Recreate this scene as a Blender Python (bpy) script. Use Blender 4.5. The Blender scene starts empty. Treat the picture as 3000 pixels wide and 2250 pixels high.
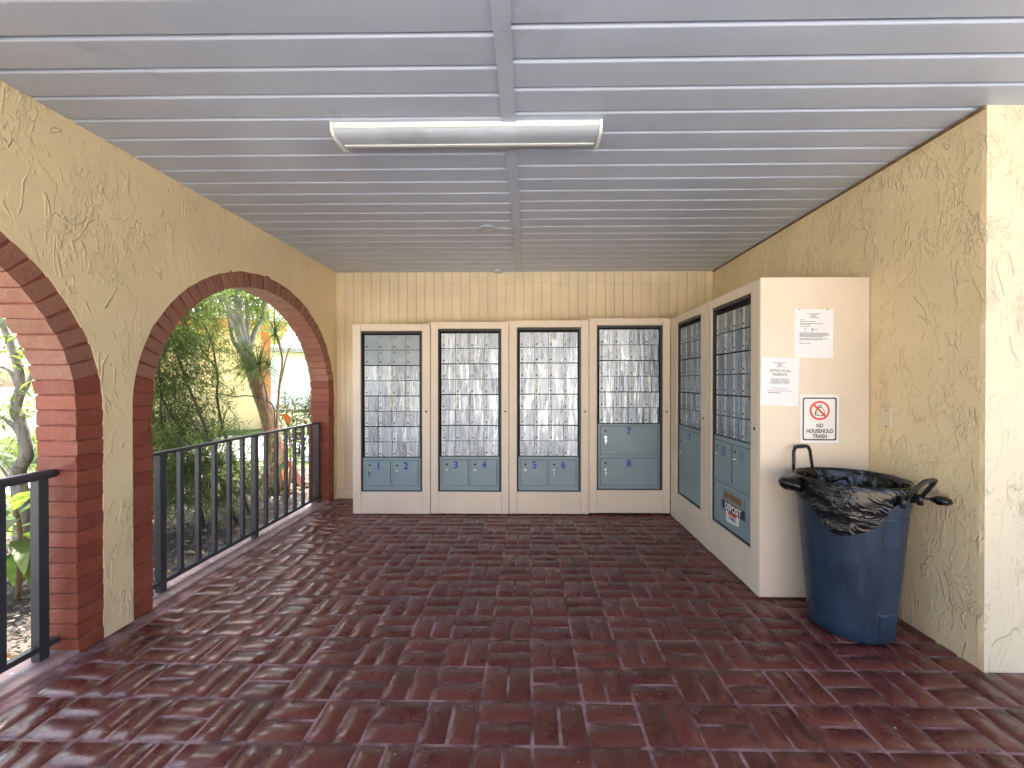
import bpy, math, random
import numpy as np
from mathutils import Vector, Matrix, noise as mnoise

R = math.radians
PI = math.pi
random.seed(11)
rng = np.random.default_rng(11)
scene = bpy.context.scene
COL = scene.collection

# ------------------------------------------------------------------ camera, light, exposure
CAM_Z = 1.22
cam_data = bpy.data.cameras.new('camera')
cam_data.sensor_width = 36.0
cam_data.lens = 14.65
cam_data.shift_x = -0.0100
cam_data.shift_y = 0.0010
cam_data.clip_start = 0.02
cam_data.clip_end = 1000
cam = bpy.data.objects.new('camera', cam_data)
cam.location = (0, 0, CAM_Z)
cam.rotation_euler = (R(89.7), 0, R(0.9))
COL.objects.link(cam)
scene.camera = cam

SUN_EL, SUN_AZ = R(60), math.atan2(-0.40, 0.92)      # azimuth measured from +Y towards +X
world = bpy.data.worlds.new('World')
scene.world = world
world.use_nodes = True
wn = world.node_tree
bg = wn.nodes['Background']
sky = wn.nodes.new('ShaderNodeTexSky')
sky.sky_type = 'NISHITA'
sky.sun_disc = False
sky.sun_elevation = SUN_EL
sky.sun_rotation = SUN_AZ
sky.air_density = 1.0
sky.dust_density = 4.0
wn.links.new(sky.outputs[0], bg.inputs[0])
bg.inputs[1].default_value = 0.13

sd = bpy.data.lights.new('sun', 'SUN')
sd.energy = 4.0
sd.angle = R(0.5)
sd.color = (1.0, 0.94, 0.84)
sun = bpy.data.objects.new('sun', sd)
sdir = Vector((math.sin(SUN_AZ) * math.cos(SUN_EL), math.cos(SUN_AZ) * math.cos(SUN_EL), math.sin(SUN_EL)))
sun.rotation_euler = sdir.to_track_quat('Z', 'Y').to_euler()
sun.location = (6, 6, 12)
COL.objects.link(sun)

vs = scene.view_settings
scene.display_settings.display_device = 'sRGB'
vs.view_transform = 'Standard'
vs.look = 'None'
vs.gamma = 1.0
vs.use_curve_mapping = False
vs.exposure = 2.9
scene.render.engine = 'CYCLES'
cy = scene.cycles
cy.use_denoising = True
cy.max_bounces = 10
cy.diffuse_bounces = 6
cy.glossy_bounces = 4
cy.transmission_bounces = 6
cy.sample_clamp_indirect = 8.0
cy.caustics_reflective = False
cy.caustics_refractive = False

# ------------------------------------------------------------------ materials
MATS = {}


def new_mat(name):
    m = bpy.data.materials.new(name)
    m.use_nodes = True
    MATS[name] = m
    return m, m.node_tree, m.node_tree.nodes['Principled BSDF']


def N(nt, typ, **kw):
    n = nt.nodes.new(typ)
    for k, v in kw.items():
        setattr(n, k, v)
    return n


def L(nt, a, b):
    nt.links.new(a, b)


def math_node(nt, op, a=None, b=None, c=None, clamp=False):
    n = N(nt, 'ShaderNodeMath', operation=op, use_clamp=clamp)
    for i, v in enumerate((a, b, c)):
        if v is None:
            continue
        if isinstance(v, (int, float)):
            n.inputs[i].default_value = v
        else:
            L(nt, v, n.inputs[i])
    return n.outputs[0]


def maprange(nt, v, a, b, c=0.0, d=1.0, smooth=True):
    n = N(nt, 'ShaderNodeMapRange')
    n.interpolation_type = 'SMOOTHSTEP' if smooth else 'LINEAR'
    L(nt, v, n.inputs[0])
    for i, x in enumerate((a, b, c, d)):
        n.inputs[i + 1].default_value = x
    return n.outputs[0]


def noise(nt, vec, scale, detail=3.0, rough=0.5, dist=0.0):
    n = N(nt, 'ShaderNodeTexNoise')
    n.inputs['Scale'].default_value = scale
    n.inputs['Detail'].default_value = detail
    n.inputs['Roughness'].default_value = rough
    n.inputs['Distortion'].default_value = dist
    if vec is not None:
        L(nt, vec, n.inputs['Vector'])
    return n.outputs[0]


def position(nt, scale=(1, 1, 1), offset_random=False):
    g = N(nt, 'ShaderNodeNewGeometry')
    mp = N(nt, 'ShaderNodeMapping')
    mp.inputs['Scale'].default_value = scale
    v = g.outputs['Position']
    L(nt, v, mp.inputs['Vector'])
    return mp.outputs[0]


def mixcol(nt, fac, a, b, blend='MIX'):
    n = N(nt, 'ShaderNodeMix', data_type='RGBA', blend_type=blend)
    if isinstance(fac, (int, float)):
        n.inputs[0].default_value = fac
    else:
        L(nt, fac, n.inputs[0])
    for sock, v in ((n.inputs[6], a), (n.inputs[7], b)):
        if isinstance(v, tuple):
            sock.default_value = (*v[:3], 1)
        else:
            L(nt, v, sock)
    return n.outputs[2]


def bump(nt, height, bsdf, dist=0.002, strength=1.0, prev=None):
    n = N(nt, 'ShaderNodeBump')
    n.inputs['Distance'].default_value = dist
    n.inputs['Strength'].default_value = strength
    L(nt, height, n.inputs['Height'])
    if prev is not None:
        L(nt, prev, n.inputs['Normal'])
    if bsdf is not None:
        L(nt, n.outputs[0], bsdf.inputs['Normal'])
    return n.outputs[0]


def simple(name, col, rough=0.5, metal=0.0, var=0.12, vscale=6.0, bscale=60.0, bdist=0.0004, spec=0.5, dirt=None, objvar=0.0):
    """plain paint / plastic / metal: a base colour with mild wear and fine relief"""
    m, nt, b = new_mat(name)
    p = position(nt)
    n1 = noise(nt, p, vscale, 4)
    lo = tuple(c * (1 - var) for c in col)
    hi = tuple(min(1, c * (1 + var)) for c in col)
    c = mixcol(nt, maprange(nt, n1, 0.3, 0.7), lo, hi)
    if dirt:
        n3 = noise(nt, p, dirt[1], 6, 0.65, 0.6)
        c = mixcol(nt, maprange(nt, n3, dirt[2], dirt[2] + 0.08), c, dirt[0])
    if objvar:
        info = N(nt, 'ShaderNodeObjectInfo')
        k = maprange(nt, info.outputs['Random'], 0, 1, 1 - objvar, 1 + objvar, smooth=False)
        cc = N(nt, 'ShaderNodeCombineColor')
        for i in range(3):
            L(nt, k, cc.inputs[i])
        c = mixcol(nt, 1.0, c, cc.outputs[0], 'MULTIPLY')
    L(nt, c, b.inputs['Base Color'])
    b.inputs['Metallic'].default_value = metal
    b.inputs['Specular IOR Level'].default_value = spec
    n2 = noise(nt, p, bscale, 3)
    L(nt, math_node(nt, 'MULTIPLY_ADD', n1, 0.16, rough - 0.08, clamp=True), b.inputs['Roughness'])
    if bdist:
        bump(nt, n2, b, bdist)
    return m


def stucco(name, col, scl=1.0, amp=0.0037):
    m, nt, b = new_mat(name)
    # strokes of the trowel, drawn out along the vertical: each has one steep and one soft side
    p = position(nt, (1.25 * scl, 1.25 * scl, 0.60 * scl))
    pr = position(nt)

    def stroke(field, level, soft, steep):
        d = math_node(nt, 'SUBTRACT', field, level)
        up = maprange(nt, d, -soft, 0.0, 0.0, 1.0)
        dn = maprange(nt, d, 0.0, steep, 1.0, 0.0)
        return math_node(nt, 'MULTIPLY', up, dn)
    a = noise(nt, p, 6.0, 2.5, 0.5, 1.0)
    mask = maprange(nt, noise(nt, pr, 7.5, 3, 0.6), 0.49, 0.58)
    a2 = noise(nt, p, 14.0, 3, 0.55, 1.4)
    mask2 = maprange(nt, noise(nt, pr, 3.4, 4, 0.62, 0.5), 0.50, 0.58)
    plate = maprange(nt, noise(nt, p, 4.2, 5, 0.62, 0.7), 0.51, 0.535)
    blob = math_node(nt, 'MULTIPLY', maprange(nt, noise(nt, p, 26, 2, 0.5, 0.5), 0.56, 0.66), mask2)
    h = math_node(nt, 'MULTIPLY', stroke(a, 0.5, 0.040, 0.026), mask)
    h = math_node(nt, 'MULTIPLY_ADD', math_node(nt, 'MULTIPLY', stroke(a2, 0.48, 0.06, 0.025), mask2), 0.7, h)
    h = math_node(nt, 'MULTIPLY_ADD', plate, 0.40, h)
    h = math_node(nt, 'MULTIPLY_ADD', blob, 0.65, h)
    h = math_node(nt, 'MULTIPLY_ADD', noise(nt, pr, 2.2, 2), 1.2, h)
    h = math_node(nt, 'MULTIPLY_ADD', noise(nt, pr, 70, 3), 0.06, h)
    big = noise(nt, pr, 1.3, 4, 0.6)
    c = mixcol(nt, maprange(nt, big, 0.3, 0.7), tuple(x * 0.93 for x in col), tuple(x * 1.04 for x in col))
    grime = maprange(nt, noise(nt, pr, 9, 6, 0.7), 0.62, 0.8, 0.0, 0.35)
    c = mixcol(nt, grime, c, (col[0] * 0.72, col[1] * 0.64, col[2] * 0.52))
    L(nt, c, b.inputs['Base Color'])
    b.inputs['Roughness'].default_value = 0.55
    b.inputs['Specular IOR Level'].default_value = 0.4
    bump(nt, h, b, amp)
    return m


stucco('stucco_cream', (0.81, 0.67, 0.425))
stucco('stucco_daylit', (0.73, 0.67, 0.50), 0.9, 0.0045)  # same stucco toned paler, daylight on the outer face put into the colour
simple('cabinet_cream', (0.75, 0.655, 0.535), 0.42, var=0.04, vscale=2.5, bscale=25, bdist=0.0009, dirt=((0.58, 0.46, 0.33), 12.0, 0.685))
simple('board_cream', (0.74, 0.64, 0.46), 0.5, var=0.05, vscale=3, bscale=30, bdist=0.0008, dirt=((0.50, 0.38, 0.21), 9.0, 0.70), objvar=0.035)
simple('dark_metal', (0.035, 0.038, 0.042), 0.45, var=0.2, dirt=((0.15, 0.14, 0.13), 40.0, 0.72))
simple('rail_paint', (0.040, 0.046, 0.055), 0.40, var=0.15, bscale=120, bdist=0.0005, dirt=((0.12, 0.12, 0.12), 60.0, 0.73))
simple('parcel_paint', (0.235, 0.33, 0.365), 0.38, var=0.06, vscale=3, dirt=((0.09, 0.12, 0.13), 25.0, 0.70))
simple('slate_door', (0.27, 0.33, 0.39), 0.36, metal=0.55, var=0.08, vscale=8)
simple('label_white', (0.62, 0.66, 0.68), 0.5, var=0.1, vscale=30)
simple('ink_black', (0.012, 0.012, 0.014), 0.5, var=0.0, bdist=0)
simple('ink_grey', (0.12, 0.12, 0.15), 0.6, var=0.0, bdist=0)
simple('ink_blue', (0.008, 0.040, 0.40), 0.45, var=0.0, bdist=0)
simple('ink_red', (0.75, 0.07, 0.045), 0.5, var=0.0, bdist=0)
simple('ink_navy', (0.012, 0.018, 0.06), 0.45, var=0.0, bdist=0)
simple('paper', (0.82, 0.83, 0.86), 0.75, var=0.02, bscale=14, bdist=0.002, spec=0.2)
simple('sign_white', (0.84, 0.84, 0.82), 0.4, var=0.02, bdist=0)
simple('black_hole', (0.006, 0.006, 0.006), 0.8, var=0.0, bdist=0)
simple('chrome', (0.75, 0.76, 0.78), 0.18, metal=1.0, var=0.03)
simple('brass', (0.30, 0.20, 0.10), 0.4, metal=0.8, var=0.2, vscale=40)
simple('wood_ledge', (0.20, 0.12, 0.065), 0.6, var=0.3, vscale=30)
simple('ceiling_paint', (0.47, 0.535, 0.66), 0.33, var=0.05, vscale=1.6, bscale=5.0, bdist=0.0035, spec=0.5, dirt=((0.41, 0.46, 0.57), 2.5, 0.60), objvar=0.025)
simple('lamp_white', (0.80, 0.84, 0.83), 0.35, var=0.03)
simple('lamp_lens', (0.42, 0.47, 0.56), 0.6, var=0.10, vscale=5, bscale=9, bdist=0.0004)
simple('concrete', (0.46, 0.42, 0.42), 0.5, var=0.18, vscale=9, bscale=50, bdist=0.002, dirt=((0.22, 0.18, 0.16), 16.0, 0.60))
simple('sill_concrete', (0.36, 0.235, 0.225), 0.5, var=0.18, vscale=9, bscale=50, bdist=0.002, dirt=((0.48, 0.42, 0.42), 16.0, 0.56))
simple('pavement', (0.55, 0.53, 0.50), 0.8, var=0.12, vscale=2, bscale=60, bdist=0.002)
simple('asphalt', (0.06, 0.06, 0.06), 0.85, var=0.2, vscale=3, bscale=90, bdist=0.004)
simple('grass_soil', (0.085, 0.115, 0.03), 0.9, var=0.4, vscale=2.5, bscale=40, bdist=0.01)
simple('mulch_soil', (0.065, 0.052, 0.042), 0.9, var=0.4, vscale=8, bscale=45, bdist=0.012)
simple('house_yellow', (0.88, 0.68, 0.32), 0.8, var=0.05, vscale=1)
simple('house_cream', (0.80, 0.66, 0.40), 0.8, var=0.05, vscale=1)
simple('house_orange', (0.62, 0.19, 0.06), 0.8, var=0.1, vscale=2)
simple('house_roof', (0.20, 0.17, 0.16), 0.8, var=0.2, vscale=3)
simple('window_glass', (0.03, 0.04, 0.05), 0.08, var=0.1)
simple('bag_black', (0.004, 0.004, 0.0045), 0.2, var=0.2, vscale=30, bdist=0, spec=0.5)
_nt = MATS['bag_black'].node_tree
_p = position(_nt, (1, 1, 1.6))
_a = noise(_nt, _p, 8, 2, 0.5, 1.4)
_r = maprange(_nt, math_node(_nt, 'ABSOLUTE', math_node(_nt, 'SUBTRACT', _a, 0.5)), 0.0, 0.12, 1.0, 0.0, smooth=False)
_b = noise(_nt, _p, 34, 2, 0.5, 1.2)
bump(_nt, math_node(_nt, 'MULTIPLY_ADD', _b, 0.3, _r), _nt.nodes['Principled BSDF'], 0.0022)
simple('handle_black', (0.012, 0.012, 0.013), 0.38, var=0.1, bscale=150)
simple('deposit_label', (0.82, 0.84, 0.86), 0.4, var=0.02, bdist=0)
simple('cable_black', (0.02, 0.02, 0.02), 0.5)


def brick_floor_mat():
    m, nt, b = new_mat('floor_brick')
    p = position(nt)
    oi = N(nt, 'ShaderNodeNewGeometry')
    info = N(nt, 'ShaderNodeObjectInfo')
    rnd = math_node(nt, 'FRACT', math_node(nt, 'ADD', oi.outputs['Random Per Island'], info.outputs['Random']))
    c = mixcol(nt, rnd, (0.088, 0.0165, 0.0130), (0.138, 0.0285, 0.0210))
    n1 = noise(nt, p, 7, 5, 0.6)
    c = mixcol(nt, maprange(nt, n1, 0.42, 0.72, 0, 0.6), c, (0.155, 0.040, 0.031))
    dust = maprange(nt, noise(nt, p, 34, 6, 0.75), 0.60, 0.78, 0, 0.32)
    c = mixcol(nt, dust, c, (0.15, 0.075, 0.075))
    speck = maprange(nt, noise(nt, p, 210, 2, 0.5), 0.715, 0.745)
    c = mixcol(nt, math_node(nt, 'MULTIPLY', speck, 0.7), c, (0.42, 0.34, 0.34))
    L(nt, c, b.inputs['Base Color'])
    rr = maprange(nt, noise(nt, p, 12, 5, 0.65), 0.35, 0.7, 0.25, 0.42)
    rr = math_node(nt, 'MULTIPLY_ADD', dust, 0.25, rr, clamp=True)
    L(nt, rr, b.inputs['Roughness'])
    b.inputs['Specular IOR Level'].default_value = 0.55
    b.inputs['Coat Weight'].default_value = 0.3
    b.inputs['Coat Roughness'].default_value = 0.18
    ps = position(nt, (1, 1, 1))
    wave = noise(nt, ps, 8, 2, 0.5, 0.6)
    brush = noise(nt, position(nt, (30, 120, 30)), 1.0, 3, 0.6, 0.7)
    pit = maprange(nt, noise(nt, p, 95, 2, 0.5), 0.64, 0.74, 0, -1)
    h = math_node(nt, 'MULTIPLY_ADD', brush, 0.09, math_node(nt, 'MULTIPLY', wave, 0.55))
    h = math_node(nt, 'MULTIPLY_ADD', pit, 0.10, h)
    bump(nt, h, b, 0.0060)
    return m


def brick_wall_mat(name, lo, hi):
    m, nt, b = new_mat(name)
    p = position(nt)
    info = N(nt, 'ShaderNodeObjectInfo')
    c = mixcol(nt, info.outputs['Random'], lo, hi)
    n1 = noise(nt, p, 9, 5, 0.65)
    c = mixcol(nt, maprange(nt, n1, 0.45, 0.75, 0, 0.5), c, (0.27, 0.10, 0.07))
    c = mixcol(nt, maprange(nt, noise(nt, p, 60, 4, 0.7), 0.66, 0.74, 0, 0.5), c, (0.42, 0.28, 0.22))
    L(nt, c, b.inputs['Base Color'])
    b.inputs['Roughness'].default_value = 0.55
    h = math_node(nt, 'MULTIPLY_ADD', noise(nt, p, 75, 3), 0.3, noise(nt, p, 22, 4, 0.6, 0.5))
    bump(nt, h, b, 0.007)
    return m


def mortar_mat(name, col):
    return simple(name, col, 0.75, var=0.25, vscale=18, bscale=80, bdist=0.002)


brick_floor_mat()
brick_wall_mat('arch_brick', (0.205, 0.048, 0.028), (0.290, 0.075, 0.042))
brick_wall_mat('flare_brick', (0.25, 0.115, 0.080), (0.33, 0.155, 0.110))  # jamb brick made paler and browner, flare haze put into its colour
mortar_mat('arch_mortar', (0.20, 0.056, 0.036))
m_, nt_, b_ = new_mat('floor_joint')
p_ = position(nt_)
d_ = maprange(nt_, noise(nt_, p_, 5.5, 5, 0.65), 0.42, 0.60)
c_ = mixcol(nt_, d_, (0.105, 0.036, 0.032), (0.36, 0.21, 0.215))
c_ = mixcol(nt_, maprange(nt_, noise(nt_, p_, 70, 4, 0.7), 0.5, 0.7, 0, 0.5), c_, (0.20, 0.10, 0.095))
L(nt_, c_, b_.inputs['Base Color'])
b_.inputs['Roughness'].default_value = 0.7
bump(nt_, noise(nt_, p_, 90, 4, 0.7), b_, 0.002)


def alu_mat():
    m, nt, b = new_mat('aluminium_door')
    p = position(nt)
    info = N(nt, 'ShaderNodeObjectInfo')
    tint = mixcol(nt, info.outputs['Random'], (0.27, 0.325, 0.40), (0.41, 0.48, 0.57))
    scr = noise(nt, position(nt, (55, 55, 7)), 1.0, 5, 0.65, 1.2)
    wear = maprange(nt, scr, 0.50, 0.66)
    big = noise(nt, position(nt, (26, 26, 4)), 1.0, 2, 0.5, 0.4)
    c = mixcol(nt, math_node(nt, 'MULTIPLY', wear, 0.55), tint, (0.15, 0.175, 0.21))
    L(nt, c, b.inputs['Base Color'])
    b.inputs['Metallic'].default_value = 0.80
    L(nt, math_node(nt, 'ADD', maprange(nt, big, 0.35, 0.65, 0.24, 0.42), math_node(nt, 'MULTIPLY', wear, 0.16)), b.inputs['Roughness'])
    h = math_node(nt, 'MULTIPLY_ADD', noise(nt, position(nt, (24, 24, 11)), 1.0, 3, 0.55, 1.0), 1.0, math_node(nt, 'MULTIPLY', scr, 0.12))
    bump(nt, h, b, 0.0030)
    return m


alu_mat()


def can_mat():
    m, nt, b = new_mat('can_plastic')
    p = position(nt)
    n1 = noise(nt, position(nt, (1, 1, 0.35)), 11, 6, 0.7, 0.4)
    c = mixcol(nt, maprange(nt, n1, 0.3, 0.75), (0.008, 0.020, 0.042), (0.015, 0.039, 0.080))
    scr = maprange(nt, noise(nt, position(nt, (1, 1, 0.22)), 48, 6, 0.75, 1.5), 0.63, 0.72, 0, 0.75)
    c = mixcol(nt, scr, c, (0.22, 0.28, 0.34))
    L(nt, c, b.inputs['Base Color'])
    L(nt, maprange(nt, n1, 0.3, 0.7, 0.34, 0.52), b.inputs['Roughness'])
    bump(nt, noise(nt, p, 140, 3), b, 0.0007)
    return m


can_mat()


def bark_mat(name, lo, hi, sc=1.0):
    m, nt, b = new_mat(name)
    pz = position(nt, (22 * sc, 22 * sc, 4.0 * sc))
    n1 = noise(nt, pz, 1.0, 6, 0.7, 0.8)
    c = mixcol(nt, maprange(nt, n1, 0.3, 0.7), lo, hi)
    L(nt, c, b.inputs['Base Color'])
    b.inputs['Roughness'].default_value = 0.85
    bump(nt, n1, b, 0.02)
    return m


bark_mat('bark_brown', (0.11, 0.065, 0.04), (0.34, 0.22, 0.135))
bark_mat('bark_grey', (0.13, 0.12, 0.105), (0.36, 0.34, 0.30))
bark_mat('twig_bark', (0.05, 0.036, 0.026), (0.13, 0.10, 0.075))


def leaf_mat(name, a, b2, c3, trans=0.35, rough=0.45):
    m, nt, b = new_mat(name)
    g = N(nt, 'ShaderNodeNewGeometry')
    r = g.outputs['Random Per Island']
    c = mixcol(nt, r, a, b2)
    c = mixcol(nt, maprange(nt, r, 0.88, 0.93, smooth=False), c, c3)
    c = mixcol(nt, maprange(nt, noise(nt, position(nt), 40, 3), 0.4, 0.7, 0, 0.35), c, b2)
    L(nt, c, b.inputs['Base Color'])
    b.inputs['Roughness'].default_value = rough
    t = N(nt, 'ShaderNodeBsdfTranslucent')
    tc = mixcol(nt, 0.5, c, (min(1, b2[0] * 2.4), min(1, b2[1] * 2.2), b2[2] * 1.2))
    L(nt, tc, t.inputs['Color'])
    mx = N(nt, 'ShaderNodeMixShader')
    mx.inputs[0].default_value = trans
    L(nt, b.outputs[0], mx.inputs[1])
    L(nt, t.outputs[0], mx.inputs[2])
    L(nt, mx.outputs[0], nt.nodes['Material Output'].inputs['Surface'])
    return m


leaf_mat('leaf_lance', (0.055, 0.105, 0.032), (0.115, 0.180, 0.054), (0.22, 0.22, 0.06), 0.48)
leaf_mat('leaf_bright', (0.075, 0.135, 0.028), (0.13, 0.20, 0.045), (0.20, 0.20, 0.06), 0.5)
leaf_mat('leaf_dark', (0.018, 0.042, 0.014), (0.042, 0.085, 0.026), (0.10, 0.12, 0.04), 0.25)
leaf_mat('leaf_croton', (0.022, 0.030, 0.016), (0.055, 0.080, 0.024), (0.28, 0.06, 0.03), 0.25)
leaf_mat('leaf_red', (0.20, 0.028, 0.022), (0.30, 0.09, 0.03), (0.10, 0.14, 0.03), 0.35)
leaf_mat('leaf_spike', (0.040, 0.085, 0.035), (0.085, 0.150, 0.055), (0.16, 0.09, 0.05), 0.3)
leaf_mat('grass_blade', (0.06, 0.11, 0.022), (0.12, 0.18, 0.04), (0.2, 0.19, 0.07), 0.35, 0.6)
leaf_mat('mulch_chip', (0.07, 0.055, 0.043), (0.20, 0.16, 0.125), (0.50, 0.44, 0.33), 0.0, 0.8)
leaf_mat('dry_leaf', (0.24, 0.15, 0.06), (0.36, 0.25, 0.11), (0.40, 0.36, 0.14), 0.15, 0.6)
leaf_mat('grit', (0.45, 0.40, 0.38), (0.62, 0.58, 0.55), (0.30, 0.20, 0.14), 0.0, 0.8)

# ------------------------------------------------------------------ mesh helpers


class MB:
    """collects geometry, then links it as ONE mesh object"""

    def __init__(self):
        self.v, self.f, self.m, self.s = [], [], [], []

    def add(self, verts, faces, mi=0, smooth=False):
        o = len(self.v)
        self.v.extend([tuple(p) for p in verts])
        for f in faces:
            self.f.append(tuple(i + o for i in f))
            self.m.append(mi)
            self.s.append(smooth)
        return self

    def box(self, a, b, mi=0):
        x0, y0, z0 = a
        x1, y1, z1 = b
        self.add([(x0, y0, z0), (x1, y0, z0), (x1, y1, z0), (x0, y1, z0), (x0, y0, z1), (x1, y0, z1), (x1, y1, z1), (x0, y1, z1)],
                 [(3, 2, 1, 0), (4, 5, 6, 7), (0, 1, 5, 4), (1, 2, 6, 5), (2, 3, 7, 6), (3, 0, 4, 7)], mi)
        return self

    def cyl(self, p0, p1, r0, r1=None, n=12, mi=0, caps=True, smooth=True):
        r1 = r0 if r1 is None else r1
        p0, p1 = Vector(p0), Vector(p1)
        q = (p1 - p0).to_track_quat('Z', 'Y')
        vs_ = []
        for p, r in ((p0, r0), (p1, r1)):
            for i in range(n):
                a = 2 * PI * i / n
                vs_.append(p + q @ Vector((math.cos(a) * r, math.sin(a) * r, 0)))
        o = len(self.v)
        self.add(vs_, [(i, (i + 1) % n, n + (i + 1) % n, n + i) for i in range(n)], mi, smooth)
        if caps:
            self.f += [tuple(o + i for i in reversed(range(n))), tuple(o + n + i for i in range(n))]
            self.m += [mi, mi]
            self.s += [False, False]
        return self

    def tube(self, pts, radii, n=8, mi=0, caps=True):
        pts = [Vector(p) for p in pts]
        if isinstance(radii, (int, float)):
            radii = [radii] * len(pts)
        vs_, prev = [], None
        for i, p in enumerate(pts):
            t = (pts[min(i + 1, len(pts) - 1)] - pts[max(i - 1, 0)])
            t = t.normalized() if t.length > 1e-9 else Vector((0, 0, 1))
            if prev is None:
                x = t.orthogonal().normalized()
            else:
                x = (prev - t * prev.dot(t))
                x = x.normalized() if x.length > 1e-6 else t.orthogonal().normalized()
            prev = x
            y = t.cross(x)
            for k in range(n):
                a = 2 * PI * k / n
                vs_.append(p + (x * math.cos(a) + y * math.sin(a)) * radii[i])
        fs = []
        for i in range(len(pts) - 1):
            for k in range(n):
                fs.append((i * n + k, i * n + (k + 1) % n, (i + 1) * n + (k + 1) % n, (i + 1) * n + k))
        o = len(self.v)
        self.add(vs_, fs, mi, True)
        if caps:
            self.f += [tuple(o + i for i in reversed(range(n))), tuple(o + (len(pts) - 1) * n + i for i in range(n))]
            self.m += [mi, mi]
            self.s += [False, False]
        return self

    def mesh(self, name, mats):
        me = bpy.data.meshes.new(name)
        me.from_pydata(self.v, [], self.f)
        for m in (mats if isinstance(mats, (list, tuple)) else [mats]):
            me.materials.append(MATS[m])
        me.polygons.foreach_set('material_index', self.m)
        me.polygons.foreach_set('use_smooth', self.s)
        me.update()
        return me

    def build(self, name, mats, parent=None, bevel=0.0, loc=None):
        return link(name, self.mesh(name, mats), parent, bevel, loc)


def link(name, me, parent=None, bevel=0.0, loc=None):
    o = bpy.data.objects.new(name, me)
    COL.objects.link(o)
    if parent is not None:
        o.parent = parent
    if loc is not None:
        o.location = loc
    if bevel:
        b = o.modifiers.new('edge', 'BEVEL')
        b.width = bevel
        b.segments = 2
        b.limit_method = 'ANGLE'
        b.angle_limit = R(50)
    return o


def tag(o, label=None, cat=None, group=None, kind=None):
    if label:
        o['label'] = label
    if cat:
        o['category'] = cat
    if group:
        o['group'] = group
    if kind:
        o['kind'] = kind
    return o


def thing(name, label, cat, loc=(0, 0, 0), rz=0.0, group=None, kind=None):
    o = bpy.data.objects.new(name, None)
    o.empty_display_size = 0.1
    COL.objects.link(o)
    o.location = loc
    o.rotation_euler = (0, 0, rz)
    return tag(o, label, cat, group, kind)


def boxobj(name, a, b, mat, parent=None, bevel=0.0):
    return MB().box(a, b).build(name, mat, parent, bevel)


# flat lettering: a text is turned into mesh coordinates in its own plane (x right, y up)
_glyph = {}


def text_geo(body, size, offset=0.0, align='CENTER', spacing=1.0):
    key = (body, size, offset, align, spacing)
    if key not in _glyph:
        cu = bpy.data.curves.new('lettering', 'FONT')
        cu.body = body
        cu.size = size
        cu.offset = offset
        cu.align_x = align
        cu.space_character = spacing
        cu.resolution_u = 3
        ob = bpy.data.objects.new('lettering', cu)
        me = bpy.data.meshes.new_from_object(ob)
        _glyph[key] = ([tuple(v.co) for v in me.vertices], [tuple(p.vertices) for p in me.polygons])
        bpy.data.objects.remove(ob)
        bpy.data.curves.remove(cu)
        bpy.data.meshes.remove(me)
    return _glyph[key]


def put_text(mb, body, size, x, z, y, mi=0, offset=0.0, align='CENTER', spacing=1.0, sx=1.0):
    """lettering facing -Y, baseline at (x, z)"""
    vs_, fs = text_geo(body, size, offset, align, spacing)
    mb.add([(x + v[0] * sx, y, z + v[1]) for v in vs_], fs, mi)


def rrect(x0, z0, x1, z1, r, n=5):
    pts = []
    for cx, cz, a0 in ((x1 - r, z1 - r, 0), (x0 + r, z1 - r, 90), (x0 + r, z0 + r, 180), (x1 - r, z0 + r, 270)):
        for k in range(n + 1):
            a = R(a0 + 90 * k / n)
            pts.append((cx + r * math.cos(a), cz + r * math.sin(a)))
    return pts


def flat_poly(mb, pts, y, mi=0):
    mb.add([(p[0], y, p[1]) for p in pts], [tuple(range(len(pts)))], mi)


def flat_ring(mb, outer, inner, y, mi=0):
    n = len(outer)
    mb.add([(p[0], y, p[1]) for p in outer] + [(p[0], y, p[1]) for p in inner],
           [(i, (i + 1) % n, n + (i + 1) % n, n + i) for i in range(n)], mi)


# ------------------------------------------------------------------ the place
CEIL = 2.385
XL, XR = -2.035, 1.92           # room faces of the two side walls
WT = 0.19                       # thickness of the arcade wall
YB = 4.37                       # back wall
YC = 1.785                      # corner of the right wall
ROOF_Y0, ROOF_X1 = -0.85, 9.0

# ---------- ground outside
g = MB()
g.add([(-160, -160, -0.10), (160, -160, -0.10), (160, 160, -0.10), (-160, 160, -0.10)], [(0, 1, 2, 3)])
tag(g.build('ground', 'grass_soil'), 'flat green lawn ground around the building', None, kind='structure')
g = MB()
g.add([(-4.9, -1.2, -0.092), (-2.22, -1.2, -0.092), (-2.22, 6.6, -0.092), (-3.4, 6.4, -0.092), (-4.9, 5.6, -0.092)], [(0, 1, 2, 3, 4)])
tag(g.build('mulch_bed', 'mulch_soil'), 'dark soil planting bed outside the arches', None, kind='structure')
g = MB()
g.add([(-7.5, 6.9, -0.090), (2, 6.9, -0.090), (2, 10.2, -0.090), (-7.5, 10.2, -0.090)], [(0, 1, 2, 3)])
g.add([(-2.2, 4.6, -0.0895), (2, 4.6, -0.0895), (2, 6.89, -0.0895), (-3.35, 6.89, -0.0895), (-2.9, 5.4, -0.0895)], [(0, 1, 2, 3, 4)])
g.add([(-7.2, -1.59, -0.090), (-6.0, -1.59, -0.090), (-6.0, 6.89, -0.090), (-7.2, 6.89, -0.090)], [(0, 1, 2, 3)])
tag(g.build('path', 'pavement'), 'pale concrete garden path beyond the planting bed', None, kind='structure')
g = MB()
g.add([(-9, -5.5, -0.089), (14, -5.5, -0.089), (14, -0.86, -0.089), (-2.2, -0.86, -0.089), (-2.2, -1.6, -0.089), (-9, -1.6, -0.089)], [(0, 1, 2, 3, 4, 5)])
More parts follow.
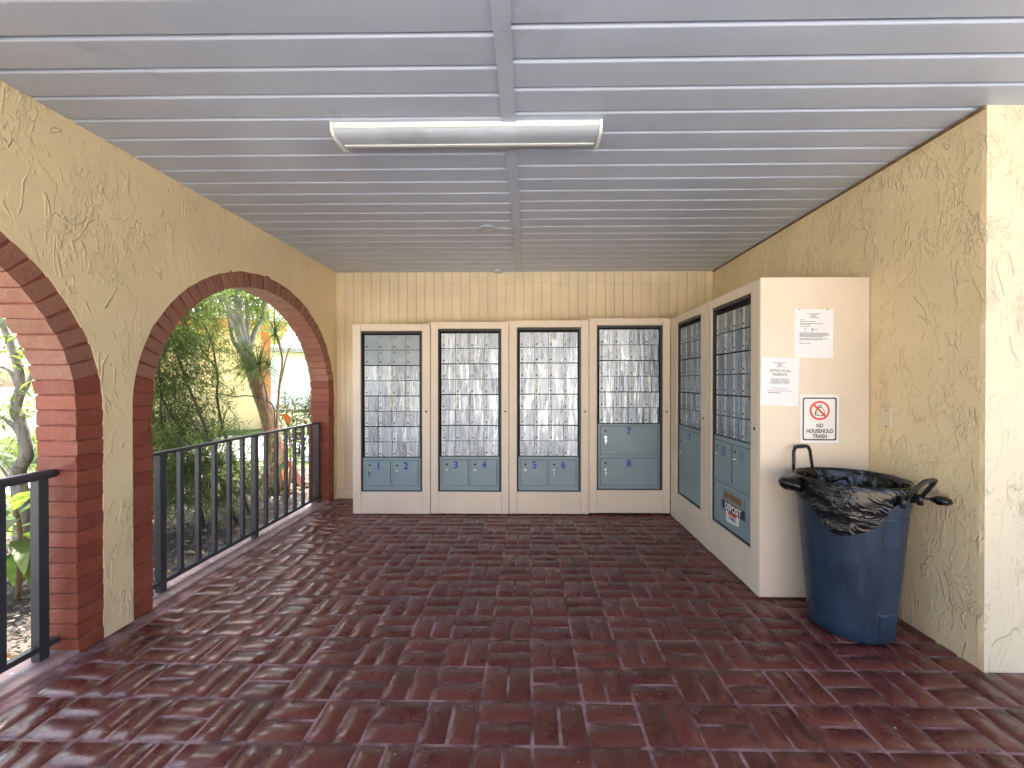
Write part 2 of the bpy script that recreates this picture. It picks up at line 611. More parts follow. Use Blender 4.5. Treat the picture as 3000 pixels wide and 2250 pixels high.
tag(g.build('pavement', 'pavement'), 'pale concrete pavement in front of the covered entry', None, kind='structure')
g = MB()
g.add([(-40, -12, -0.088), (40, -12, -0.088), (40, -5.52, -0.088), (-40, -5.52, -0.088)], [(0, 1, 2, 3)])
tag(g.build('road', 'pavement'), 'sunlit concrete drive in front of the covered entry', None, kind='structure')

# ---------- floor: basket weave of red painted bricks
floor = thing('floor', 'dark red basket weave brick floor of the mail room', None, kind='structure')
boxobj('floor_slab', (XL - 0.0, ROOF_Y0, -0.14), (ROOF_X1, YB + 0.1, -0.012), 'floor_joint', floor)
# wide joints show a dusty bed a few millimetres under the brick faces
g = MB()
g.add([(XL, ROOF_Y0, -0.0044), (ROOF_X1, ROOF_Y0, -0.0044), (ROOF_X1, YB, -0.0044), (XL, YB, -0.0044)], [(0, 1, 2, 3)])
g.build('joint_bed', 'floor_joint', floor)
MOD = 0.1955


def floor_brick_geo(seed):
    """pillowed hand pressed brick, long axis x, top at about z=0"""
    r = random.Random(seed)
    lx, ly = MOD - 0.0056, MOD / 2 - 0.0056
    xs = [-lx / 2, -lx / 2 + 0.008, -lx / 6, lx / 6, lx / 2 - 0.008, lx / 2]
    ys = [-ly / 2, -ly / 2 + 0.008, 0, ly / 2 - 0.008, ly / 2]
    tx, ty = r.uniform(-0.009, 0.009), r.uniform(-0.020, 0.020)
    vs_, nx, ny = [], len(xs), len(ys)
    for j, y in enumerate(ys):
        for i, x in enumerate(xs):
            edge = i in (0, nx - 1) or j in (0, ny - 1)
            z = -0.0060 if edge else 0.0022 * (1 - (2 * y / ly) ** 2) + r.uniform(-0.0007, 0.0007)
            jit = 0.0013
            vs_.append((x + r.uniform(-jit, jit), y + r.uniform(-jit, jit), z + x * tx + y * ty - 0.001))
    fs = [(j * nx + i, j * nx + i + 1, (j + 1) * nx + i + 1, (j + 1) * nx + i) for j in range(ny - 1) for i in range(nx - 1)]
    return vs_, fs


VARS = [floor_brick_geo(s) for s in range(14)]
VMESH = []
for k, (v_, f_) in enumerate(VARS):
    VMESH.append(MB().add(v_, f_, 0, True).mesh('brick', 'floor_brick'))
spots = []
X0, Y0 = 0.013, 1.395
for i in range(-11, 46):
    for j in range(-14, 16):
        cx, cy_ = X0 + (i + 0.5) * MOD, Y0 + (j + 0.5) * MOD
        if cx < XL + 0.02 or cy_ > YB or cy_ < ROOF_Y0 + 0.05 or cx > ROOF_X1:
            continue
        if cx > XR + 0.02 and cy_ > YC - 0.02:
            continue
        horizontal = (i + j) % 2 == 1                 # module left of X0 in the first row is split crosswise
        for s in (-1, 1):
            if horizontal:
                spots.append((cx, cy_ + s * MOD / 4, 0.0))
            else:
                spots.append((cx + s * MOD / 4, cy_, PI / 2))


def shown(s):
    x, y, _ = s
    if y < 1.16 or abs(x + 0.02) > 1.26 * y + 0.1:
        return -1
    if x > 1.34 and y > 2.45:
        return -1
    return 1.0 / y ** 3


spots.sort(key=lambda s: -shown(s))
rest = MB()
for k, (x, y, a) in enumerate(spots):
    v = random.randrange(len(VMESH))
    flip = random.choice((0, PI))
    if k < 300:
        o = link('brick', VMESH[v], floor)
        o.location = (x, y, random.uniform(-0.0008, 0.0008))
        o.rotation_euler = (0, 0, a + flip)
    else:
        ca, sa = math.cos(a + flip), math.sin(a + flip)
        dz = random.uniform(-0.0008, 0.0008)
        rest.add([(x + ca * p[0] - sa * p[1], y + sa * p[0] + ca * p[1], p[2] + dz) for p in VARS[v][0]], VARS[v][1], 0, True)
tag(rest.build('brick_field', 'floor_brick', floor), kind='stuff')

# ---------- arcade wall with two brick arches
arcade = thing('arcade_wall', 'cream textured stucco wall on the left, pierced by two red brick arches', 'wall', (XL, 0, 0))
AO, BO, ZS = 1.112, 0.950, 1.096      # outer half span, rise, spring line
AI, BI = 0.995, 0.845
ARCHES = (3.22, 3.22 - 2.37)          # centres along Y


def ell(a, b, d):
    return b * math.sqrt(max(0.0, 1 - (d / a) ** 2))


g = MB()
y_lo, y_hi = -0.90, YB + 0.2
ys = set([y_lo, y_hi])
for c in ARCHES:
    for k in range(81):
        ys.add(round(c - AO * math.cos(PI * k / 80), 5))
ys = sorted(ys)
for k in range(len(ys) - 1):
    ya, yb = ys[k], ys[k + 1]
    zz = []
    for y in (ya, yb):
        z = -0.13
        for c in ARCHES:
            if c - AO - 1e-6 < (ya + yb) / 2 < c + AO + 1e-6:
                z = ZS + ell(AO, BO, max(-AO, min(AO, y - c))) - 0.004 + 0.006 * mnoise.noise((y * 17, 3.1, 0.7))
        zz.append(z)
    f, b_ = 0.0, -WT
    v_ = [(f, ya, zz[0]), (f, yb, zz[1]), (f, yb, CEIL + 0.05), (f, ya, CEIL + 0.05),
          (b_, ya, zz[0]), (b_, yb, zz[1]), (b_, yb, CEIL + 0.05), (b_, ya, CEIL + 0.05)]
    fs = [(0, 1, 2, 3), (7, 6, 5, 4)]
    if zz[0] > 0 or zz[1] > 0:
        fs.append((4, 5, 1, 0))
    g.add(v_, fs)
for c in ARCHES:                      # jamb sides of the stucco, with an uneven trowelled edge
    for s in (-1, 1):
        prev = None
        for k in range(41):
            z = -0.13 + (ZS + 0.13) * k / 40
            y = c + s * AO + s * 0.0 + 0.004 * mnoise.noise((z * 19, c, s * 4.0))
            cur = ((0.0, y, z), (-WT, y, z), (0.0, c + s * (AO), z))
            if prev:
                g.add([prev[0], cur[0], cur[1], prev[1]], [(0, 1, 2, 3)])
            prev = cur
g.add([(0, y_lo, -.13), (-WT, y_lo, -.13), (-WT, y_lo, CEIL), (0, y_lo, CEIL)], [(0, 1, 2, 3)])
g.add([(0, y_hi, -.13), (-WT, y_hi, -.13), (-WT, y_hi, CEIL), (0, y_hi, CEIL)], [(3, 2, 1, 0)])
g.build('stucco_face', 'stucco_cream', arcade)


def arch_brick_mesh(seed, t, h, d, mat='arch_brick'):
    """brick with worn arrises: x depth through the wall, y radial, z along the ring"""
    r = random.Random(seed)
    c = 0.0034
    rings = []
    for zi, (zz, ins) in enumerate(((-h / 2, c), (-h / 2 + c, 0), (h / 2 - c, 0), (h / 2, c))):
        ring = []
        for (x, y) in ((-d / 2, -t / 2), (-d / 6, -t / 2), (d / 6, -t / 2), (d / 2, -t / 2), (d / 2, t / 2), (-d / 2, t / 2)):
            sx, sy = (1 if x > 0 else -1), (1 if y > 0 else -1)
            edge = abs(x) > d / 3
            ring.append((x - (sx * ins if edge else 0) + r.uniform(-.0022, .0022), y - sy * ins + r.uniform(-.003, .003), zz + r.uniform(-.0018, .0018)))
        rings.append(ring)
    vs_ = [p for ring in rings for p in ring]
    n = 6
    fs = [(k * n + i, k * n + (i + 1) % n, (k + 1) * n + (i + 1) % n, (k + 1) * n + i) for k in range(3) for i in range(n)]
    fs += [tuple(reversed(range(n))), tuple(3 * n + i for i in range(n))]
    return MB().add(vs_, fs).mesh('brick', mat)


RT = AO - AI
AB = [arch_brick_mesh(70 + s, RT, 0.0645, WT - 0.006) for s in range(7)]
AF = [arch_brick_mesh(90 + s, RT, 0.0640, WT - 0.006, 'flare_brick') for s in range(7)]
JAMB_N = 16
for c in ARCHES:
    m_ = MB()
    # mortar core, a little inside the brick faces
    k_n = 64
    pts = [(c - s_a, z_) for s_a, z_ in ()]
    outer, inner = [], []
    for k in range(6):
        z = -0.12 + (ZS + 0.12) * k / 6
        outer.append((c - AO, z)); inner.append((c - AI - 0.006, z))
    for k in range(k_n + 1):
        a = PI * (1 - k / k_n)
        outer.append((c + AO * math.cos(a), ZS + BO * math.sin(a)))
        inner.append((c + (AI + 0.006) * math.cos(a), ZS + (BI + 0.006) * math.sin(a)))
    for k in range(5, -1, -1):
        z = -0.12 + (ZS + 0.12) * k / 6
        outer.append((c + AO, z)); inner.append((c + AI + 0.006, z))
    n = len(outer)
    xf, xb = -0.0075, -WT + 0.008
    vs_ = [(xf, *p) for p in outer] + [(xf, *p) for p in inner] + [(xb, *p) for p in inner] + [(xb, *p) for p in outer]
    fs = []
    for i in range(n - 1):
        fs += [(i, i + 1, n + i + 1, n + i), (n + i, n + i + 1, 2 * n + i + 1, 2 * n + i), (2 * n + i, 2 * n + i + 1, 3 * n + i + 1, 3 * n + i)]
    m_.add(vs_, fs)
    m_.build('mortar', 'arch_mortar', arcade)
    places = []
    for s in (-1, 1):
        for k in range(JAMB_N):
            z = -0.01 + (ZS + 0.01) * (k + 0.5) / JAMB_N
            places.append((c + s * (AI + RT / 2), z, s * 1.0, 0.0))
    # voussoirs at equal arc length on the middle line
    am, bm = (AO + AI) / 2, (BO + BI) / 2
    fine = [(am * math.cos(PI - PI * k / 2000), bm * math.sin(PI - PI * k / 2000)) for k in range(2001)]
    cum = [0.0]
    for k in range(2000):
        cum.append(cum[-1] + math.hypot(fine[k + 1][0] - fine[k][0], fine[k + 1][1] - fine[k][1]))
    nv = 41
    for q in range(nv):
        target = cum[-1] * (q + 0.5) / nv
        k = int(np.searchsorted(cum, target))
        y_, z_ = fine[min(k, 2000)]
        nx_, nz_ = y_ / am ** 2, z_ / bm ** 2
        l_ = math.hypot(nx_, nz_)
        places.append((c + y_, ZS + z_, nx_ / l_, nz_ / l_))
    for (y, z, ny_, nz_) in places:
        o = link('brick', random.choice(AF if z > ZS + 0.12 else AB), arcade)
        o.location = (-WT / 2 - 0.001 + random.uniform(-0.003, 0.003), y, z)
        ang = math.atan2(nz_, ny_)           # local y -> radial
        o.rotation_euler = (ang + random.uniform(-.012, .012), 0, random.uniform(-.006, .006))
    boxobj('sill', (-WT + 0.004, c - AI - 0.006, -0.13), (0.002, c + AI + 0.006, 0.012), 'sill_concrete', arcade, 0.006)

# ---------- back wall of vertical boards
back = thing('back_wall', 'cream back wall of narrow vertical boards behind the mailboxes', 'wall', (0, YB, 0))
boxobj('backing', (XL - 0.1, 0.012, -0.13), (ROOF_X1, 0.2, CEIL + 0.05), 'board_cream', back)
bw = 0.0945
nb = int((XR - XL) / bw) + 1
for i in range(nb):
    x0 = XL + i * bw
    x1 = min(x0 + bw, XR)
    w = x1 - x0
    gr = 0.0035
    dz = random.uniform(-0.0012, 0.0012)
    z0_ = 0.105 if i < 6 else 0.02
    zj = 2.268 + random.uniform(-0.001, 0.001)          # short top pieces above a butt joint
    for za, zb in ((z0_, zj - 0.0008), (zj + 0.0008, CEIL - 0.001)):
        vs_ = []
        for z in (za, zb):
            vs_ += [(x0 + gr * .3, 0.012, z), (x0 + gr, 0.003 + dz, z), (x0 + w * .5, dz, z), (x1 - gr, 0.003 + dz, z), (x1 - gr * .3, 0.012, z)]
        MB().add(vs_, [(k, k + 1, 6 + k, 5 + k) for k in range(4)] + [(0, 4, 3, 2, 1), (5, 6, 7, 8, 9)]).build('board', 'board_cream', back)
boxobj('baseboard', (XL + 0.003, -0.016, 0.0), (XL + 6 * bw - 0.002, 0.0115, 0.104), 'board_cream', back, 0.003)

# ---------- right wall (two faces meeting at the corner)
rw = thing('corner_wall', 'cream stucco wall on the right ending in an outside corner coloured paler as if daylit', 'wall', (XR, YC, 0))
g = MB()
# side face, facing the room; rows of quads so the corner can wander like hand laid stucco
rows = 60
for k in range(rows):
    za, zb = -0.13 + (CEIL + 0.18) * k / rows, -0.13 + (CEIL + 0.18) * (k + 1) / rows
    oa = 0.006 * mnoise.noise((za * 6, 0.3, 1.7)) + 0.003 * mnoise.noise((za * 25, 2.3, 0.2))
    ob = 0.006 * mnoise.noise((zb * 6, 0.3, 1.7)) + 0.003 * mnoise.noise((zb * 25, 2.3, 0.2))
    g.add([(0, YB - YC + 0.1, za), (0, 0.02, za), (0, 0.02, zb), (0, YB - YC + 0.1, zb)], [(0, 1, 2, 3)], 0)
    g.add([(0, 0.02, za), (oa + 0.003, oa, za), (ob + 0.003, ob, zb), (0, 0.02, zb)], [(0, 1, 2, 3)], 0)
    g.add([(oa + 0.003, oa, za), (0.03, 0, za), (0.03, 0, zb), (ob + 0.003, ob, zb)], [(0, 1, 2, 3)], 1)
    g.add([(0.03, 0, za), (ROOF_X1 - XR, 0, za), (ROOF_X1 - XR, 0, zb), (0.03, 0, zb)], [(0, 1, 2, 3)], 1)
g.build('stucco_face', ['stucco_cream', 'stucco_daylit'], rw)
boxobj('ceiling_trim', (-0.012, 0.0, CEIL - 0.012), (-0.001, YB - YC - 0.002, CEIL - 0.001), 'wood_ledge', rw)

# ---------- ceiling of overlapping metal planks
ceil = thing('ceiling', 'pale grey ceiling of long planks meeting at a centre strip', None, kind='structure')
PITCH = 0.1455


def plank(x0, x1, y0, parent, rot=0.0):
    z = CEIL
    prof = [(0.0, 0.026), (0.0015, 0.0215), (0.0145, 0.0016), (0.0185, 0.0), (PITCH * .5, 0.0007 * random.uniform(-1, 1)), (PITCH - 0.0075, 0.0), (PITCH - 0.0060, 0.002), (PITCH - 0.0060, 0.022)]
    n = len(prof)
    segs = 6
    vs_ = []
    for s in range(segs + 1):
        x = x0 + (x1 - x0) * s / segs
        w = random.uniform(-0.0007, 0.0007)
        vs_ += [(x, y0 + p[0] + rot * (x - (-0.09)) + w, z + p[1]) for p in prof]
    fs = [(s * n + i, s * n + i + 1, (s + 1) * n + i + 1, (s + 1) * n + i) for s in range(segs) for i in range(n - 1)]
    return MB().add(vs_, fs, 0, False).build('plank', 'ceiling_paint', parent)


y = 1.80 - PITCH * 21
while y < YB:
    x1 = XR - 0.002 if y + PITCH * 0.5 > YC else ROOF_X1
    yy = y
    plank(-0.085, x1, yy, ceil)
    yl = y + 0.028
    plank(XL + 0.002, -0.095, yl, ceil, 0.004)
    y += PITCH
g = MB()
g.box((-0.118, ROOF_Y0, CEIL - 0.007), (-0.058, 3.31, CEIL + 0.010))
g.build('joint_strip', 'ceiling_paint', ceil, 0.001)
g = MB()
g.box((-0.124, 3.312, CEIL - 0.006), (-0.070, YB - 0.001, CEIL + 0.010))
g.build('joint_strip', 'ceiling_paint', ceil, 0.001)
boxobj('roof_deck', (XL - 0.70, ROOF_Y0 - 0.05, CEIL + 0.055), (ROOF_X1, YB + 0.9, CEIL + 0.25), 'house_roof', ceil)
boxobj('fascia', (XL - 0.73, ROOF_Y0 - 0.09, CEIL - 0.03), (ROOF_X1, ROOF_Y0 - 0.052, CEIL + 0.27), 'lamp_white', ceil)
boxobj('unseen_shade_eave', (XL - 0.73, ROOF_Y0 - 0.05, CEIL + 0.02), (XL - WT - 0.002, YB + 0.9, CEIL + 0.052), 'ceiling_paint', ceil)  # unseen eave, overhang set to keep sun off the floor
# round covers on the ceiling
for (px, py, r, h, lab) in ((-0.304, 3.13, 0.055, 0.010, 'round pale cover plate on the ceiling planks nearer the lamp'),
                            (-0.318, 4.30, 0.052, 0.022, 'round pale cover plate on the ceiling against the back wall')):
    t = thing('ceiling_cover', lab, 'cover plate', (px, py, CEIL), 0, 'round cover plates on the ceiling')
    MB().cyl((0, 0, -h), (0, 0, 0.006), r, r, 28).build('plate', 'ceiling_paint', t, 0.002)
    for s in (-1, 1):
        MB().cyl((s * 0.004, s * 0.028, -h - 0.002), (s * 0.004, s * 0.028, -h + 0.001), 0.0045, n=10).build('screw', 'lamp_white', t)

# ---------- fluorescent wrap lamp (off)
lamp = thing('ceiling_lamp', 'long white fluorescent ceiling lamp with a grey plastic cover, switched off', 'ceiling lamp', (-0.28, 1.855, CEIL))
LL = 0.592
for nm, ya, yb in (('housing_rail', 0.0, 0.010), ('housing_rail', 0.150, 0.160)):
    g = MB()
    g.box((-LL, ya, -0.015), (LL, yb, -0.0005))
    g.box((-LL, ya - 0.003, -0.027), (LL, yb + 0.001, -0.0155))
    g.build(nm, 'lamp_white', lamp, 0.0015)
boxobj('housing_pan', (-LL, 0.011, -0.010), (LL, 0.149, -0.0005), 'lamp_white', lamp)
prof = [(0.003, -0.027), (0.006, -0.036), (0.018, -0.046), (0.040, -0.052), (0.080, -0.054), (0.120, -0.052), (0.142, -0.046), (0.154, -0.036), (0.157, -0.027)]
n = len(prof)
vs_ = [(x, *p) for x in np.linspace(-LL, LL, 15) for p in prof]
fs = [(s * n + i, s * n + i + 1, (s + 1) * n + i + 1, (s + 1) * n + i) for s in range(14) for i in range(n - 1)]
MB().add(vs_, fs, 0, True).build('lens', 'lamp_lens', lamp)
boxobj('lens_trim', (-LL + 0.01, 0.085, -0.0575), (LL - 0.01, 0.100, -0.0535), 'lamp_white', lamp)
for s in (-1, 1):
    cap = [(-0.005, 0.0), (-0.006, -0.030), (0.000, -0.042), (0.014, -0.052), (0.04, -0.058), (0.080, -0.060), (0.120, -0.058), (0.146, -0.052), (0.160, -0.042), (0.165, -0.030), (0.164, 0.0)]
    n = len(cap)
    xa, xb = s * LL, s * (LL + 0.014)
    g = MB().add([(xa, *p) for p in cap] + [(xb, *p) for p in cap], [(i, (i + 1) % n, n + (i + 1) % n, n + i) for i in range(n)] + [tuple(range(n)), tuple(range(2 * n - 1, n - 1, -1))])
    g.build('end_cap', 'lamp_white', lamp, 0.0015)

# ------------------------------------------------------------------ mailboxes
KEYHOLE = MB().cyl((0, 0, 0), (0, -0.0016, 0), 0.0078, 0.0072, 12).mesh('keyhole', 'black_hole')
SCREW = MB().cyl((0, 0, 0), (0, -0.0014, 0), 0.0032, 0.0026, 8).mesh('screw', 'chrome')
KNOB = MB().cyl((0, 0, 0), (0, -0.004, 0), 0.0125, 0.0125, 16).cyl((0, -0.0041, 0), (0, -0.014, 0), 0.0095, 0.0075, 16).mesh('knob', 'chrome')
KEY = (MB().tube([(0, -0.018, 0.0), (0.004, -0.016, -0.008), (0.003, -0.014, -0.017)], 0.0016, 6)
       .cyl((-0.0, -0.0155, -0.026), (-0.0, -0.0175, -0.026), 0.0105, 0.0105, 14)
       .box((-0.003, -0.0172, -0.062), (0.003, -0.0158, -0.034)).mesh('key', 'chrome'))


def flute_door(seed, w, h, amp):
    """extruded aluminium door: vertical flutes, each a slightly different slope"""
    r = random.Random(seed)
    xs = [0.0, 0.004, 0.034]
    while xs[-1] < w - 0.012:
        xs.append(xs[-1] + r.uniform(0.005, 0.013))
    xs += [w - 0.004, w]
    zs = [0.0, h * .2, h * .4, h * .6, h * .8, h]
    g = MB()
    for i in range(len(xs) - 1):
        a = 0.0 if i < 2 else r.uniform(-amp, amp)
        b_ = 0.0 if i < 2 else r.uniform(-amp, amp)
        vs_ = []
        for z in zs:
            j = 0.0 if i < 2 else r.uniform(-amp, amp) * 0.5
            vs_ += [(xs[i], -0.010 + a + j, z), (xs[i + 1], -0.010 + b_ + j, z)]
        g.add(vs_, [(2 * k, 2 * k + 1, 2 * k + 3, 2 * k + 2) for k in range(5)], 0, True)
    g.add([(0, -0.010, 0), (w, -0.010, 0), (w, 0, 0), (0, 0, 0), (0, -0.010, h), (w, -0.010, h), (w, 0, h), (0, 0, h)],
          [(3, 2, 1, 0), (4, 5, 6, 7), (3, 0, 4, 7), (1, 2, 6, 5)])
    return g


DOORS = {}


def door_meshes(w, h):
    key = (round(w, 4), round(h, 4))
    if key not in DOORS:
        DOORS[key] = ([flute_door(s, w, h, 0.0007).mesh('mailbox_door', 'aluminium_door') for s in range(9)],
                      [flute_door(50 + s, w, h, 0.00006).mesh('mailbox_door', 'slate_door') for s in range(3)])
    return DOORS[key]


def number_plate(num, h, stacked, pale):
    g = MB()
    if stacked:
        if pale:
            g.box((0.0070, -0.0112, 0.004), (0.0320, -0.0103, h - 0.004), 0)
        s = str(num)
        size = 0.0155
        for k, ch in enumerate(s):
            put_text(g, ch, size, 0.0192, h - 0.022 - k * 0.0165 - 0.006, -0.01165, 1, 0.0004)
    else:
        put_text(g, str(num), 0.017, 0.021, h - 0.026, -0.01065, 1, 0.0004, sx=1.2)
    return g


def mail_cabinet(label, loc, rz, W, H, gap, depth, ox0, ox1, oz0, rows, rowh, row_top, first, plain_rows=0, lower='pair', names=(), keys=(), knobs=()):
    t = thing('mailbox_cabinet', label, 'mailbox cabinet', loc, rz, 'mailbox cabinets along the two walls')
    cm = 'cabinet_cream'
    oz1 = H - 0.063
    th = 0.022
    # face frame, boards butted with a hair of a joint
    boxobj('stile', (0.001, 0, gap), (ox0 - 0.001, th, H), cm, t, 0.0022)
    boxobj('stile', (ox1 + 0.001, 0, gap), (W - 0.001, th, H), cm, t, 0.0022)
    boxobj('top_rail', (ox0, 0.0008, oz1), (ox1, th, H - 0.0005), cm, t, 0.0022)
    boxobj('bottom_panel', (ox0, 0.0008, gap + 0.001), (ox1, th, oz0), cm, t, 0.0022)
    # carcass
    boxobj('side_panel', (0.002, th + 0.0005, gap + 0.002), (0.020, depth, H - 0.002), cm, t)
    boxobj('side_panel', (W - 0.020, th + 0.0005, gap + 0.002), (W - 0.002, depth, H - 0.002), cm, t)
    boxobj('top_panel', (0.0205, th + 0.0005, H - 0.020), (W - 0.0205, depth, H - 0.002), cm, t)
    boxobj('back_panel', (0.0205, depth - 0.01, gap + 0.002), (W - 0.0205, depth - 0.001, H - 0.0205), 'black_hole', t)
    boxobj('plinth', (0.0205, 0.05, 0.0), (W - 0.0205, depth - 0.012, gap + 0.05), 'black_hole', t)
    # dark inner metal frame round the opening
    fr = 0.019
    g = MB()
    ya, yb = 0.010, 0.040
    g.box((ox0 + 0.001, ya, oz0 + 0.001), (ox0 + fr * .55, yb, oz1 - 0.001))
    g.box((ox1 - fr, ya, oz0 + 0.001), (ox1 - 0.001, yb, oz1 - 0.001))
    g.box((ox0 + fr * .55 + 0.0005, ya, oz1 - fr * 1.1), (ox1 - fr - 0.0005, yb, oz1 - 0.0012))
    g.box((ox0 + fr * .55 + 0.0005, ya, oz0 + 0.0012), (ox1 - fr - 0.0005, yb, oz0 + 0.006))
    g.build('inner_frame', 'dark_metal', t, 0.001)
    boxobj('inner_back', (ox0 + 0.002, 0.046, oz0 + 0.002), (ox1 - 0.002, 0.050, oz1 - 0.002), 'black_hole', t)
    boxobj('ledge', (ox0, 0.023, oz0 - 0.010), (ox1, 0.045, oz0 + 0.0008), 'wood_ledge', t)
    # doors
    dx0, dx1 = ox0 + 0.026, ox1 - 0.028
    cw = (dx1 - dx0) / 4
    al, sl = door_meshes(cw - 0.0036, rowh - 0.0075)
    for c in range(4):
        for r_ in range(rows):
            z = row_top - (r_ + 1) * rowh + (0.0026 if r_ % 2 == 0 else 0.0046)
            plain = r_ < plain_rows
            d = link('mailbox_door', random.choice(sl if plain else al), t)
            d.location = (dx0 + c * cw + 0.0018, 0.034, z)
            s_ = 0.2 if plain else 1.0
            d.rotation_euler = (random.gauss(0, 0.007) * s_, random.gauss(0, 0.003) * s_, random.gauss(0, 0.007) * s_)
            num = first + c * rows + r_
            number_plate(num, rowh - 0.0075, not plain, True).build('number_label', ['label_white', 'ink_black'], d)
            k = link('keyhole', KEYHOLE, d)
            k.location = (0.0192, -0.0106, 0.028)
    # lower steel section
    lz1 = row_top - rows * rowh - 0.004
    lz0 = oz0 + 0.008
    lx0, lx1 = ox0 + 0.014, ox1 - 0.021
    y_face = 0.022
    panel = MB()
    doors = []

    def pdoor(x0, x1, z0, z1):
        doors.append((x0, x1, z0, z1))

    if lower == 'pair':
        mid = (lx0 + lx1) / 2
        pdoor(lx0 + 0.024, mid - 0.012, lz0 + 0.045, lz1 - 0.030)
        pdoor(mid + 0.012, lx1 - 0.024, lz0 + 0.045, lz1 - 0.030)
    elif lower == 'stack':
        mid = (lz0 + lz1) / 2
        pdoor(lx0 + 0.024, lx1 - 0.024, mid + 0.020, lz1 - 0.022)
        pdoor(lx0 + 0.024, lx1 - 0.024, lz0 + 0.035, mid - 0.020)
    elif lower == 'single':
        pdoor(lx0 + 0.010, lx1 - 0.008, lz0 + 0.020, lz1 - 0.035)
    elif lower == 'deposit':
        mid = (lx0 + lx1) / 2 + 0.012
        pdoor(lx0 + 0.010, mid - 0.005, 0.560, lz1 - 0.032)
        pdoor(mid + 0.005, lx1 - 0.006, 0.560, lz1 - 0.032)
    boxobj('steel_panel', (lx0, y_face, lz0), (lx1, 0.044, lz1), 'parcel_paint', t, 0.0015)
    # raised flanges either side and under
    g = MB()
    g.box((lx0 + 0.001, y_face - 0.004, lz0 + 0.001), (lx0 + 0.011, y_face - 0.0003, lz1 - 0.001))
    g.box((lx1 - 0.011, y_face - 0.004, lz0 + 0.001), (lx1 - 0.001, y_face - 0.0003, lz1 - 0.001))
    if lower in ('pair', 'stack'):
        g.box((lx0 + 0.0115, y_face - 0.003, lz0 + 0.001), (lx1 - 0.0115, y_face - 0.0003, lz0 + 0.018))
    g.build('flange', 'parcel_paint', t)
    gapm = MB()
    for k, (x0, x1, z0, z1) in enumerate(doors):
        e = 0.0028
        gapm.box((x0 - e, y_face - 0.0012, z0 - e), (x1 + e, y_face - 0.0004, z1 + e))
        nm = names[k]
        pdn = boxobj('parcel_door', (x0, y_face - 0.0055, z0), (x1, y_face - 0.0013, z1), 'parcel_paint', t, 0.0012)
        w, h = x1 - x0, z1 - z0
        fy = y_face - 0.0062
        g = MB()
        small = lower in ('pair', 'deposit')
        nx = x0 + w * (0.52 if small else 0.50)
        size = 0.090 if lower != 'stack' else 0.086
        if lower == 'single':
            nx, size = x0 + w * 0.50, 0.086
        if lower == 'deposit':
            size = 0.086
        nz = z1 - size * 0.70 - 0.012 * (1 + 1.5 * (lower == 'deposit'))
        put_text(g, nm, size, nx, nz, fy, 0, 0.0024 if lower != 'deposit' else 0.0016, sx=0.95 if lower != 'deposit' else 0.75)
        g.build('door_number', 'ink_blue', pdn)
        kx = x0 + (w * 0.165 if small else w * 0.085)
        q = link('keyhole', KEYHOLE, pdn)
        q.location = (kx, fy + 0.0002, z1 - 0.041 * (1 if lower != 'single' else 2.4))
        q.scale = (1.25, 1, 1.25)
        if nm in ('3', '5', '6', '7', '8', '4'):
            for sx_ in (-1, 1):
                for sz_ in (-1, 1):
                    q2 = link('screw', SCREW, pdn)
                    q2.location = (kx + sx_ * 0.013, fy + 0.0002, z1 - 0.041 + sz_ * 0.013)
                    q2.scale = (0.5, 0.6, 0.5)
        kz = z1 - (0.092 if small else 0.102) if lower != 'single' else z1 - 0.20
        q = link('knob', KNOB, pdn)
        q.location = (kx, fy + 0.0004, kz)
        if nm in keys:
            q = link('key', KEY, pdn)
            q.location = (kx, fy + 0.0002, kz)
        # hinge knuckles, seen as a broken dark line on the right edge
        if lower in ('pair', 'stack', 'deposit'):
            g = MB()
            zz = z0 + 0.006
            while zz < z1 - 0.012:
                l_ = random.uniform(0.010, 0.024)
                g.box((x1 - 0.0005, y_face - 0.0062, zz), (x1 + 0.0028, y_face - 0.0014, min(zz + l_, z1 - 0.002)))
                zz += l_ + random.uniform(0.004, 0.012)
            g.build('hinge', 'dark_metal', pdn)
    gapm.build('door_gap', 'black_hole', t)
    # key cylinder with four screws in the right stile
    lx = (ox1 + W) / 2
    lk = MB().cyl((lx, 0.001, 0.955), (lx, -0.003, 0.955), 0.0105, 0.0095, 14).build('stile_lock', 'brass', t)
    q = link('keyhole', KEYHOLE, lk)
    q.location = (lx, -0.0028, 0.955)
    q.scale = (0.8, 0.6, 0.8)
    for sx_ in (-1, 1):
        for sz_ in (-1, 1):
            o = MB().cyl((lx + sx_ * 0.018, 0.0006, 0.955 + sz_ * 0.026), (lx + sx_ * 0.018, -0.0012, 0.955 + sz_ * 0.026), 0.0042, 0.0038, 8).build('screw_cover', cm, t)
    return t, dict(lx0=lx0, lx1=lx1, lz0=lz0, lz1=lz1, y=y_face)


YF = 3.853
mail_cabinet('leftmost cream mailbox cabinet, two plain slate rows on top, parcel lockers 1 and 2 below',
             (-1.635, YF - 0.012, 0), 0.0, 0.722, 1.7640, 0.004, 0.520, 0.076, 0.647, 0.2090, 8, 0.1427, 1.668, 1, 2, 'pair', ('1', '2'), ('1', '2'))
mail_cabinet('second mailbox cabinet from the brick arches, lockers 3 and 4 below without keys',
             (-0.911, YF - 0.004, 0), 0.0, 0.726, 1.7840, 0.006, 0.512, 0.069, 0.657, 0.2090, 8, 0.1435, 1.684, 33, 0, 'pair', ('3', '4'), ())
mail_cabinet('mailbox cabinet left of the large stacked lockers, a key hanging in locker 6',
             (-0.183, YF, 0), 0.0, 0.738, 1.7970, 0.007, 0.508, 0.073, 0.665, 0.2110, 8, 0.1447, 1.694, 65, 0, 'pair', ('5', '6'), ('6',))
